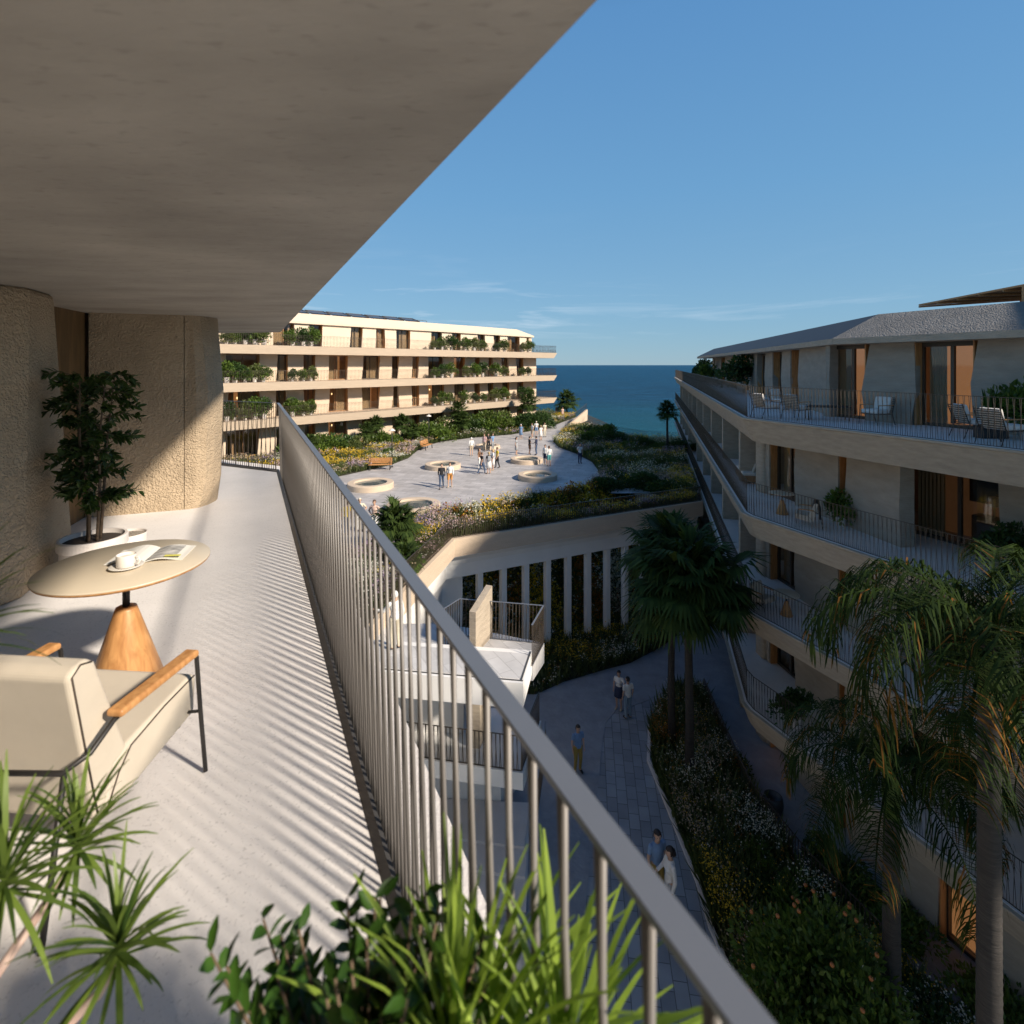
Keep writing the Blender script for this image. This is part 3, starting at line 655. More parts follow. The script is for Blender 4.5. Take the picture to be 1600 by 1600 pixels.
# ================================================================== SUNLIT BUILDING OPPOSITE
LU = math.atan2(35.7, 32.3); Lo = Vector((-25.3, 46.3))
lu = Vector((math.cos(LU), math.sin(LU))); li = Vector((-math.sin(LU), math.cos(LU)))
fac = empty('apartment_building', 'cream four-storey apartment block in full sun across the plaza, with planted balconies', 'building', (Lo.x, Lo.y, PZ), LU)
def sX(x, y=1.8):           # position along the facade seen at picture column x, on a plane y metres behind the ledge line
    q = Lo+li*y; k = (x-800)/FPX; return (k*q.y-q.x)/(lu.x-k*lu.y)
lev = [.25, 3.66, 7.08, 10.52]     # floor levels above the plaza: ground, C, B, A
S0, SE = -16., 48.1; WE = 45.8
for k, z in enumerate(lev[1:]):
    t = .62 if k < 2 else .66
    out = [(S0, 0), (SE, 0), (SE-1.2, 9), (S0, 9)]; inn = [(S0, .28), (SE-.45, .28), (SE-1.5, 9), (S0, 9)]
    MB().loft(inn, z-.80, out, z).build('balcony_slab', M_cream, fac)
    railing('balcony_railing', [(S0+10, .14), (SE-.14, .14), (SE-1.0, 6)], z, 1.08, fac, sp=.16, mt=M_bronze, mb=M_bronze, w=.03, r=.006)
# openings as picture columns read off each storey
opA = [(426, 461), (483, 504), (546, 567), (587, 602), (619, 641), (672, 692), (706, 720), (745, 759), (771, 781.5), (792, 812), (822.5, 829)]
opM = [(352, 406), (431, 450), (474, 493), (513, 544), (565, 594), (612, 624), (643, 655), (669, 694), (709, 727), (740.5, 750), (762, 771), (783, 796), (806, 818)]
def facade_row(ops, z0, z1, y, s_end, thick=.6, litset=(), lean=.30, mat_=M_cream, deep=None, seed=0):
    r = random.Random(seed); ss = [(sX(a, y), sX(b, y)) for a, b in ops]
    edges = [S0]+[q for p in ss for q in p]+[s_end]
    for i in range(0, len(edges), 2):
        a, b = edges[i], edges[i+1]
        la = r.uniform(.0, lean) if i else 0; lb = r.uniform(0, lean) if i+2 < len(edges) else 0
        flip = r.random() < .45
        # pier: narrower at one end, its cheek slanted
        zb = [(a-(la if not flip else 0), y), (b+(lb if flip else 0), y), (b, y+thick), (a, y+thick)]
        zt = [(a-(la if flip else 0), y), (b+(lb if not flip else 0), y), (b, y+thick), (a, y+thick)]
        mid = [(a-la*.55, y-.03), (b+lb*.55, y-.03), (b, y+thick), (a, y+thick)]
        h = z0+(z1-z0)*.42
        wl = MB(); wl.loft(zb, z0, mid, h); wl.loft(mid, h, zt, z1); wl.build('wall_pier', mat_, fac)
    for i, (a, b) in enumerate(ss):
        fr = MB(); wd = b-a; yy = y+thick*.72; fw = .07
        fr.box((a+fw/2, yy, (z0+z1)/2), (fw, .10, z1-z0)); fr.box((b-fw/2, yy, (z0+z1)/2), (fw, .10, z1-z0))
        fr.box(((a+b)/2, yy, z1-.05), (wd-2*fw, .10, .1)); fr.box(((a+b)/2, yy, z0+.05), (wd-2*fw, .10, .1))
        if wd > 1.1: fr.box((a+wd*(.42 if i % 2 else .55), yy, (z0+z1)/2), (.06, .09, z1-z0-.2))
        if wd < 1.6 and z0 > 2: fr.box(((a+b)/2, yy-.25, z0+1.05), (wd, .03, .03))
        f = fr.build('window', M_bronze if i % 3 else M_woodflat, fac)
        MB().box(((a+b)/2, yy+.012, (z0+z1)/2), (wd-2*fw, .012, z1-z0-.2)).build('pane', M_glass, f)
        if i in litset:
            MB().sphere(((a+b)/2, yy+.9, z1-.75), (.09, .09, .12)).build('lamp', M_lamp, f, smooth=True); MB().box(((a+b)/2, yy+1.4, (z0+z1)/2), (wd, .05, z1-z0-.02)).build('glowing_back_panel', M_glow, f)  # back panel glows by itself in place of room light
        if r.random() < .85:    # linen curtain behind the glass
            cm = MB(); x0 = a+.1 if r.random() < .5 else b-.1-wd*.55; n = 12; vs = []
            for q in range(n+1):
                xx = x0+wd*.55*q/n; vs += [(xx, yy+.16+.035*(q % 2), z0+.03), (xx, yy+.16+.035*(q % 2), z1-.12)]
            cm.add(vs, [(2*q, 2*q+2, 2*q+3, 2*q+1) for q in range(n)]).build('curtain', M_curtain, f, fix=False)
        for xx in (a+.025, b-.025): MB().box((xx, y+thick*.35, (z0+z1)/2), (.03, thick*.55, z1-z0-.01)).build('oak_cheek', M_wood, f)
    # inner partition behind all windows
    return ss
facade_row(opM, 0, lev[1]-.80, 2.3, WE, seed=1, litset=(3,))
facade_row(opM, lev[1], lev[2]-.80, 2.3, WE, seed=2, litset=(0, 3, 4, 7))
facade_row(opM, lev[2], lev[3]-.80, 2.3, WE, seed=3, litset=(3, 8, 10))
facade_row(opA, lev[3], lev[3]+2.36, 2.3, 44.7, seed=4, lean=.22, mat_=M_creamtop)
# interiors
mi = MB()
for k, (z0, z1) in enumerate([(0, lev[1]-.81), (lev[1], lev[2]-.81), (lev[2], lev[3]-.81), (lev[3], lev[3]+2.36)]):
    e = WE-.1 if k < 3 else 44.5
    mi.box(((S0+e)/2, 4.9, (z0+z1)/2), (e-S0, .1, z1-z0))
    mi.box((e-.25, 4.0, (z0+z1)/2), (.45, 3.4, z1-z0))
    s = S0+2
    while s < e-3: mi.box((s, 3.8, (z0+z1)/2), (.15, 2.1, z1-z0)); s += 5.3
mi.build('inner_walls', M_interior, fac)
# end wall and back volume
MB().prism([(WE-.02, 2.32), (WE-.8, 9), (WE-1.2, 9), (WE-.45, 2.3)], 0, lev[3]-.81).build('end_wall', M_cream, fac)
# mansard roof
e0 = [(S0, 2.02), (44.95, 2.02), (44.3, 9), (S0, 9)]; e1 = [(S0, 2.02), (44.95, 2.02), (44.3, 9), (S0, 9)]
tp = [(S0, 3.5), (42.6, 3.5), (42.0, 8.4), (S0, 8.4)]
zr = lev[3]+2.36
mb = MB(); mb.loft(e0, zr, e1, zr+.22); mb.loft(e1, zr+.22, tp, zr+1.18); mb.build('mansard_roof', M_creamtop, fac)
solar0 = None
for i in range(9):
    s = 3.0+i*2.45
    if solar0 is None:
        mb = MB(); mb.add([(0, 0, .10), (2.1, 0, .10), (2.1, 1.6, .58), (0, 1.6, .58), (0, 0, .04), (2.1, 0, .04), (2.1, 1.6, .52), (0, 1.6, .52)], [(0, 1, 2, 3), (7, 6, 5, 4), (0, 4, 5, 1), (1, 5, 6, 2), (2, 6, 7, 3), (3, 7, 4, 0)])
        solar0 = mb.build('solar_panel', M_solar, fac); solar0.location = (s, 4.0, zr+1.19)
        fm = MB(); fm.beam((0, 0, .1), (2.1, 0, .1), .08, .08); fm.beam((0, 1.6, .58), (2.1, 1.6, .58), .08, .08); fm.beam((0, 0, .1), (0, 1.6, .58), .08, .08)
        fm.beam((2.1, 0, .1), (2.1, 1.6, .58), .08, .08); fm.beam((0, 1.55, 0), (0, 1.55, .55), .05, .05); fm.beam((2.1, 1.55, 0), (2.1, 1.55, .55), .05, .05)
        sf = fm.build('panel_frame', M_bronze, solar0)
    else:
        o = solar0.copy(); C.objects.link(o); o.location = (s, 4.0, zr+1.19); q = sf.copy(); C.objects.link(q); q.parent = o
mb = MB(); mb.beam((2.4, 3.75, zr+1.42), (25.5, 3.75, zr+1.42), .05, .05)
for i in range(12): mb.beam((2.5+i*2.1, 3.75, zr+1.18), (2.5+i*2.1, 3.75, zr+1.42), .04, .04)
mb.build('roof_rail', M_bronze, fac)

# ================================================================== SHADED BUILDING ON THE RIGHT
rb = empty('apartment_building', 'shaded tan apartment block on the right with angular balconies and grey roof', 'building', (RA_C[0], RA_C[1], GR))
def rp(p): return (p[0]-RA_C[0], p[1]-RA_C[1])
base = [RA_F, RA_C, RB_N]
# the right-hand side of the line F -> C -> N is outside; inward is negative
def inn(d, far=None, near=None):
    b = [far or RA_F, RA_C, near or RB_N]; r = offset_line(b, -d); return [rp(p) for p in r]
test = offset_line([RA_F, RA_C, RB_N], -2)
INW = 1 if test[1][0] > RA_C[0] else -1
def inn(d, far=None, near=None):
    b = [far or RA_F, RA_C, near or RB_N]; return [rp(p) for p in offset_line(b, -d*INW)]
def ringpoly(d0, d1, far=None, near=None): return inn(d0, far, near)+list(reversed(inn(d1, far, near)))
def cham(l, c):             # cut the corner of a three-point line
    a, b, d = Vector(l[0]), Vector(l[1]), Vector(l[2]); u = (a-b).normalized(); v = (d-b).normalized()
    return [tuple(a), tuple(b+u*c), tuple(b+v*c), tuple(d)]
for k, (z, th, un) in enumerate([(L1, .86, .42), (L2, .80, .30), (L3, .78, .30), (L4, .76, .30)]):
    z -= GR
    o_ = cham(inn(0), .25); i_ = cham(inn(un), .25); deep = list(reversed(cham(inn(9), .25)))
    mb = MB(); mid = cham(inn(.05), .25)
    mb.loft(i_+deep, z-th, mid+deep, z-.09); mb.loft(mid+deep, z-.09, o_+deep, z-.05); mb.loft(o_+deep, z-.05, o_+deep, z)
    mb.build('balcony_slab', M_sand, rb)
    fl = cham(inn(.12), .25)+list(reversed(cham(inn(8.9), .25)))
    MB().prism(fl, z+.002, z+.014).build('balcony_floor', M_ledge, rb)
    railing('balcony_railing', cham(inn(.20), .25), z, 1.16, rb, sp=.12 if k else .12, mt=M_bronze, mb=M_bronze, w=.03, r=.0045, lean=.045)
def kx(x, d):               # distance from the corner along the near face for picture column x on the plane d behind it
    l = inn(d); b = Vector(l[1])+Vector(RA_C); t = (Vector(l[2])-Vector(l[1])).normalized(); k = (x-800)/FPX
    return (k*b.y-b.x)/(t.x-k*t.y)
def kfar(x, d):
    l = inn(d); b = Vector(l[1])+Vector(RA_C); t = (Vector(l[0])-Vector(l[1])).normalized(); k = (x-800)/FPX
    return (k*b.y-b.x)/(t.x-k*t.y)
def face_frame(d, side):    # matrix whose x runs along the wall away from the corner and whose y points into the building
    l = inn(d); b = Vector(l[1]); t = (Vector(l[2 if side == 'near' else 0])-b).normalized()
    n = Vector((-t.y, t.x)); 
    c = Vector((6, -2)) if side == 'near' else Vector((8, 20))
    if n.dot(Vector((1, .2))) < 0: n = -n
    return Matrix(((t.x, n.x, 0, b.x), (t.y, n.y, 0, b.y), (0, 0, 1, 0), (0, 0, 0, 1)))
def wall_row(side, d, ops, k1, z0, z1, thick=.5, seed=0, lean=.2, m=M_sandgrey, lit=(), k0=0., Mx=None, warm=False):
    """walls with full-height openings; ops in metres along the wall"""
    Mx = Mx or face_frame(d, side); r = random.Random(seed)
    edges = [k0]+[q for p in ops for q in p]+[k1]
    for i in range(0, len(edges), 2):
        a, b = edges[i], edges[i+1]; la = r.uniform(.3, 1)*lean if i else 0; lb = r.uniform(.3, 1)*lean if i+2 < len(edges) else 0
        f = r.random() < .5; h = z0+(z1-z0)*r.uniform(.38, .6)
        zb = [(a+(la*.6 if f else 0), 0), (b-(lb*.6 if not f else 0), 0), (b, thick), (a, thick)]
        mid = [(a-la*.5, -.05), (b+lb*.5, -.05), (b, thick), (a, thick)]
        zt = [(a+(la*.8 if not f else -.1), 0), (b-(lb*.8 if f else 0), 0), (b, thick), (a, thick)]
        wl = MB(); wl.loft(zb, z0, mid, h, M=Mx); wl.loft(mid, h, zt, z1, M=Mx); wl.build('wall_pier', m, rb)
    for i, (a, b) in enumerate(ops):
        wd = b-a; yy = thick*.8; fw = .08; fr = MB(); hz = (z0+z1)/2
        fr.box((a+fw/2, yy, hz), (fw, .12, z1-z0), M=Mx); fr.box((b-fw/2, yy, hz), (fw, .12, z1-z0), M=Mx)
        fr.box(((a+b)/2, yy, z1-.07), (wd-2*fw, .12, .14), M=Mx); fr.box(((a+b)/2, yy, z0+.05), (wd-2*fw, .12, .1), M=Mx)
        if wd > 1.2: fr.box(((a+b)/2+wd*.04, yy, hz), (.09, .11, z1-z0-.25), M=Mx)
        f = fr.build('window', M_bronze, rb)
        MB().box(((a+b)/2, yy+.01, hz), (wd-2*fw, .012, z1-z0-.24), M=Mx).build('pane', M_glass, f)
        MB().box((a+.02, thick*.36, hz), (.035, thick*.62, z1-z0-.01), M=Mx).build('oak_cheek', M_wood, f)
        MB().box((b-.02, thick*.36, hz), (.035, thick*.62, z1-z0-.01), M=Mx).build('oak_cheek', M_wood, f)
        if i in lit and z0 >= .1:
            cm = MB(); x0 = a+.12; wq = wd*.30; vs = []
            for q in range(15): xx = x0+wq*q/14; vs += [(xx, yy+.18+.04*(q % 2), z0+.03), (xx, yy+.18+.04*(q % 2), z1-.14)]
            cm.add(vs, [(2*q, 2*q+2, 2*q+3, 2*q+1) for q in range(14)], M=Mx).build('curtain', M_curtain, f, fix=False)
            if wd > 1.6:
                MB().box((b-wd*.28, yy+.9, z0+.42), (wd*.42, .45, .8), M=Mx).build('cabinet', M_revealdark, f, bevel=.01)
                MB().lathe([(.02, .8), (.02, 1.15), (.16, 1.15), (.11, 1.42), (.10, 1.42)], c=tuple(Mx @ Vector((b-wd*.3, yy+.85, z0+.02))), seg=16).build('table_lamp', M_curtain, f)
                MB().box(((a+b)/2+.1, yy+1.15, hz+.25), (wd*.28, .04, .8), M=Mx).build('picture', M_slate, f)
        if i in lit:
            MB().box(((a+b)/2, yy+(.22 if z0 < .1 else 1.2), hz), (wd*.96, .05, z1-z0-.02), M=Mx).build('glowing_back_panel', M_glow if (warm or z0 < .1 or wd < 1.6) else M_glowdim, f)  # panel behind the glass carries the room light as its own glow
zA0 = L1-GR+.014; zA1 = .70-GR
def ops_near(px, d): return [(kx(a, d), kx(b, d)) for a, b in px]
def ops_far(px, d): return sorted([tuple(sorted((kfar(a, d), kfar(b, d)))) for a, b in px])
wall_row('near', 3.1, ops_near([(1290, 1352), (1428, 1522)], 3.1), 14, zA0, zA1, seed=5, lit=(0, 1), warm=True)
wall_row('far', 3.3, ops_far([(1236, 1249), (1208, 1222), (1183, 1196), (1160, 1170), (1143, 1150), (1127, 1133), (1113, 1118)], 3.3), 40, zA0, zA1, seed=6, lit=(0, 2, 4), k0=.6)
for k, z in enumerate([L2, L3, L4, GR]):
    z0 = z-GR+.014; z1 = [L1-.86, L2-.80, L3-.78, L4-.76][k]-GR; d = [1.9, 1.9, 2.0, 2.3][k]
    W0 = Vector((10.45, 22.2)); W1 = Vector((11.30, 15.45)); wd_ = (W1-W0).normalized(); wl_ = (W1-W0).length
    wn_ = Vector((-wd_.y, wd_.x)); MW0 = Matrix(((wd_.x, wn_.x, 0, W0.x-RA_C[0]), (wd_.y, wn_.y, 0, W0.y-RA_C[1]), (0, 0, 1, 0), (0, 0, 0, 1)))
    def kw_(x): q = (x-800)/FPX; return (q*W0.y-W0.x)/(wd_.x-q*wd_.y)
    wall_row('near', 0, [(kw_(1203), kw_(1243)), (kw_(1310), kw_(1323))], wl_, z0, z1, seed=10+k, lit=(0,) if k != 2 else (), lean=.1, thick=.45, Mx=MW0)
    d2 = 3.0 if k < 3 else 1.35; wall_row('near', d2, [(kx(1411, d2), kx(1566, d2)), (kx(1640, d2), kx(1720, d2))] if k < 3 else [(kx(1466, d2), kx(1545, d2))], 15, z0, z1, seed=30+k, lit=(0,), lean=.1, k0=kx(1400, d2), thick=.45)
    wall_row('far', 3.0, [(a, a+1.8) for a in np.arange(3, 58, 4.6)], 63, z0, z1, seed=20+k, m=M_sandgrey, lit=(), lean=.1)
    Mx = face_frame(.9, 'far')
    for a in np.arange(5.5, 62, 6.2): MB().box((a, 1.0, (z0+z1)/2), (.45, 2.3, z1-z0), M=Mx).build('cross_fin', M_sand, rb)
    mb = MB(); l = inn(d-.02); c = Vector((10.30-RA_C[0], 22.0-RA_C[1])); mb.prism([(c.x+.0, c.y+.5), (c.x+.02, c.y+.0), (c.x+.12, c.y-.12), (c.x+.5, c.y-.1), (c.x+.6, c.y+.7)], z0, z1); mb.build('corner_pier', M_sand, rb, bevel=.08, bseg=3)
# dim interior behind everything
mb = MB()
for z, z1 in [(L1, .7), (L2, L1-.87), (L3, L2-.81), (L4, L3-.79), (GR, L4-.77)]:
    a = cham(inn(6.0), .5)+list(reversed(cham(inn(6.3), .5))); mb.prism(a, z-GR+.014, z1-GR)
mb.build('inner_walls', M_interior, rb)
# roof: rough rendered part near, smooth sheet part far, over a flat eave band
EC = (11.05, 18.35); 
eN = (EC[0]+.371*15, EC[1]-.928*15); eF = (20.9, 60.0)
def roofline(off): 
    b = offset_line([eF, EC, eN], -off*INW); return [rp(p) for p in b]
e_out = roofline(0); e_in = roofline(7); t_out = roofline(1.62)
tF = Vector(t_out[0]); dF = (tF-Vector(t_out[1])).normalized(); t_out[0] = tuple(tF-dF*1.2)
zE = .70-GR
mb = MB(); mb.prism(e_out+list(reversed(e_in)), zE+.002, zE+.20); mb.build('eave_band', M_sand, rb)
mb = MB(); n0 = [e_out[1], e_out[2]]; i0 = [e_in[2], e_in[1]]; n1 = [t_out[1], t_out[2]]
mb.loft(n0+i0, zE+.20, n1+i0, 1.76-GR); mb.build('rendered_roof', M_pebble_grey, rb)
mb = MB(); mb.loft([e_out[0], e_out[1], e_in[1], e_in[0]], zE+.20, [t_out[0], t_out[1], e_in[1], e_in[0]], 1.755-GR); mb.build('sheet_roof', M_slate, rb)
# end wall of the penthouse
# timber canopy above the roof on the right
can = MB(); oc = Vector((RA_C[0], RA_C[1], GR))
cpts = [Vector(q)-oc for q in ((14.85, 19.4, 2.15), (14.95, 15.5, 2.30), (15.1, 10.5, 2.52), (21, 12.0, 2.35), (16.9, 17.6, 2.19))]
can.add(cpts+[q+Vector((0, 0, .06)) for q in cpts], [(4, 3, 2, 1, 0), (5, 6, 7, 8, 9)]+[(i, (i+1) % 5, 5+(i+1) % 5, 5+i) for i in range(5)])
for i in range(12):
    t = i/11; a_ = cpts[0].lerp(cpts[2], t)-Vector((0, 0, .035)); b_ = cpts[4].lerp(cpts[3], t)-Vector((0, 0, .035)); can.beam(a_, b_, .05, .06)
for q in (cpts[1], cpts[2], cpts[4]): can.beam(q-Vector((0, 0, .6)), q, .08, .08)
can.build('timber_canopy', M_wood, rb)
# ================================================================== VEGETATION
def leaf_arrays(P, D, ln, wd, rg, up=.0):
    """one rhombic leaf per point: P base, D direction"""
    n = len(P); D = D/np.linalg.norm(D, axis=1, keepdims=True)
    Rn = rg.normal(size=(n, 3)); Rn[:, 2] += up; S = np.cross(D, Rn); S /= np.linalg.norm(S, axis=1, keepdims=True)+1e-9
    l = (ln*rg.uniform(.7, 1.25, n))[:, None]; w_ = (wd*rg.uniform(.75, 1.2, n))[:, None]
    Nn = np.cross(S, D)
    a = P; b = P+D*l*.45+S*w_*.5+Nn*w_*.12; c = P+D*l-Nn*l*.06; d = P+D*l*.45-S*w_*.5+Nn*w_*.12
    V = np.stack([a, b, c, d], 1).reshape(-1, 3); F = np.arange(4*n).reshape(n, 4); return V, F
def leaf6(P, D, ln, wd, rg, up=.0):
    n = len(P); D = D/np.linalg.norm(D, axis=1, keepdims=True); Rn = rg.normal(size=(n, 3)); Rn[:, 2] += up
    S = np.cross(D, Rn); S /= np.linalg.norm(S, axis=1, keepdims=True)+1e-9; Nn = np.cross(S, D)
    l = (ln*rg.uniform(.65, 1.25, n))[:, None]; w_ = (wd*rg.uniform(.75, 1.2, n))[:, None]; cu = l*rg.uniform(.02, .22, n)[:, None]
    pt = lambda u, s, k: P+D*l*u+S*w_*s+Nn*(w_*abs(s)*.35-cu*k)
    V = np.stack([P, pt(.22, .40, .03), pt(.60, .46, .28), pt(.86, .22, .62), pt(1.0, 0, 1.0), pt(.86, -.22, .62), pt(.60, -.46, .28), pt(.22, -.40, .03), pt(.5, 0, .2)], 1).reshape(-1, 3)
    b = np.arange(n)[:, None]*9; F = np.concatenate([b+np.array(q)[None] for q in ((0, 1, 2, 8), (8, 2, 3, 4), (8, 4, 5, 6), (0, 8, 6, 7))]); return V, F
def bush_mesh(name, m, seed, n=2600, leaf=.10, lw=.5, lobes=9, shape=(1, 1, .75), parent=None, fill=.25):
    rg = np.random.default_rng(seed); Lc = rg.normal(size=(lobes, 3)); Lc /= np.linalg.norm(Lc, axis=1, keepdims=True); Lc *= rg.uniform(.25, .68, (lobes, 1)); Lc[:, 2] = np.abs(Lc[:, 2])*.9+.12
    Lr = rg.uniform(.26, .46, lobes); k = rg.integers(0, lobes, n); d = rg.normal(size=(n, 3)); d /= np.linalg.norm(d, axis=1, keepdims=True); d[:, 2] = np.where(rg.random(n) < .75, np.abs(d[:, 2]), d[:, 2])
    rad = np.where(rg.random(n) < fill, rg.uniform(.3, 1, n), rg.uniform(.85, 1.12, n))
    P = (Lc[k]+d*(Lr[k]*rad)[:, None])*np.array(shape); P[:, 2] = np.maximum(P[:, 2], .02)
    D = d+rg.normal(size=(n, 3))*.55; D[:, 2] += .25
    V, F = leaf_arrays(P, D, leaf, leaf*lw, rg); return raw_mesh(name, V, F, m, parent=parent)
def strips(lines, widths, normals=None):
    """ribbons: list of (k,3) centre lines"""
    V = []; F = []; b = 0
    for ln, wv in zip(lines, widths):
        k = len(ln); t = np.gradient(ln, axis=0); t /= np.linalg.norm(t, axis=1, keepdims=True)+1e-9
        s = np.cross(t, np.array([0, 0, 1.])); s /= np.linalg.norm(s, axis=1, keepdims=True)+1e-6
        s = s*wv[:, None]*.5
        V.append(np.stack([ln-s, ln+s], 1).reshape(-1, 3))
        F += [(b+2*i, b+2*i+1, b+2*i+3, b+2*i+2) for i in range(k-1)]; b += 2*k
    return np.concatenate(V), np.array(F)
def fan_crown(name, m, seed, n=44, R_=1.0, parent=None, seg=24):
    rg = np.random.default_rng(seed); lines = []; ws = []; pet = []
    for i in range(n):
        az = i*2.39996+rg.uniform(-.2, .2); el = R(80)-R(125)*(i/n)**.85+rg.uniform(-.12, .12)
        d = np.array([math.cos(az)*math.cos(el), math.sin(az)*math.cos(el), math.sin(el)])
        pl = R_*rg.uniform(.25, .68); c = d*pl; c[2] -= .05*R_
        s = np.array([-math.sin(az), math.cos(az), 0]); fr = R_*rg.uniform(.34, .54)
        upn = np.cross(d, s)
        pet.append((np.array([d*.02, d*pl*.5+np.array([0, 0, .03*R_]), c]), np.array([.035, .03, .025])*R_))
        for j in range(seg):
            a = R(-125)+R(250)*j/(seg-1)
            dd = d*math.cos(a)+s*math.sin(a); r = fr*(.72+.28*math.cos(a*.6))*rg.uniform(.9, 1.08)
            p0 = c; p1 = c+dd*r*.55+upn*.04*R_*math.cos(a); p2 = c+dd*r; p2 = p2+np.array([0, 0, -r*rg.uniform(.08, .45)])
            lines.append(np.array([p0, p1, p2])); ws.append(np.array([.03, .055, .006])*R_)
    for l, w_ in pet: lines.append(l); ws.append(w_)
    V, F = strips(lines, ws); return raw_mesh(name, V, F, m, parent=parent)
def feather_crown(name, m, seed, n=20, R_=3., parent=None, leafn=66, dry=0.0):
    rg = np.random.default_rng(seed); lines = []; ws = []
    for i in range(n):
        az = i*2.39996+rg.uniform(-.25, .25); el0 = R(78)-R(70)*(i/n)+rg.uniform(-.1, .1); Lr = R_*rg.uniform(.85, 1.1); K = 14
        p = np.zeros(3); el = el0; pts = [p.copy()]; h = np.array([math.cos(az), math.sin(az), 0])
        for k in range(K):
            p = p+(h*math.cos(el)+np.array([0, 0, math.sin(el)]))*Lr/K; el -= R(8.5)+R(5.5)*k/K; pts.append(p.copy())
        pts = np.array(pts); lines.append(pts); ws.append(np.linspace(.05, .012, K+1))
        sd = np.array([-math.sin(az), math.cos(az), 0])
        for j in range(leafn):
            t = .12+.88*j/leafn; f = t*K; a = int(min(K-1, f)); q = pts[a]*(1-(f-a))+pts[a+1]*(f-a); tg = pts[a+1]-pts[a]; tg /= np.linalg.norm(tg)
            ll = .24*R_*math.sin(math.pi*(.12+.80*t))**.7*rg.uniform(.8, 1.15)
            for sg in (-1, 1):
                d0 = tg*.55+sd*sg*.8+rg.normal(size=3)*.16+np.array([0, 0, .22]); d0 /= np.linalg.norm(d0)
                p1 = q+d0*ll*.45; d1 = d0*.7+np.array([0, 0, -.9]); d1 /= np.linalg.norm(d1); p2 = p1+d1*ll*.42; p3 = p2+np.array([0, 0, -1])*ll*.28+d0*.05
                lines.append(np.array([q, p1, p2, p3])); ws.append(np.array([.014, .024, .017, .003])*R_/3)
    V, F = strips(lines, ws); mi = []
    for l in lines:
        dryf = .38 if l[-1][2] < -.12*R_ else .07
        mi += [1 if (len(l) == 4 and rg.random() < dryf*.45) else 0]*(len(l)-1)
    return raw_mesh(name, V, F, [m, M_drypalm], np.array(mi), parent=parent)
def rosette(name, m, seed, n=46, ln=.42, wd=.02, parent=None, el_rng=(85, -35), droop=1.0, K=6, mats=None):
    rg = np.random.default_rng(seed); lines = []; ws = []
    for i in range(n):
        az = i*2.39996+rg.uniform(-.3, .3); el = R(el_rng[0])+R(el_rng[1]-el_rng[0])*(i/n)+rg.uniform(-.15, .15); l = ln*rg.uniform(.65, 1.15)
        p = np.array([0, 0, .05*(1-i/n)]); h = np.array([math.cos(az), math.sin(az), 0]); pts = [p.copy()]
        for k in range(K): p = p+(h*math.cos(el)+np.array([0, 0, math.sin(el)]))*l/K; el -= R(9)*droop*(.4+1.2*k/K)*(1.0 if el > -1.2 else .2); pts.append(p.copy())
        lines.append(np.array(pts)); t = np.linspace(0, 1, K+1); ws.append(wd*(np.sin(np.pi*(.18+.80*t))**.6)*rg.uniform(.8, 1.2))
    V, F = strips(lines, ws); return raw_mesh(name, V, F, m, parent=parent, smooth=True)

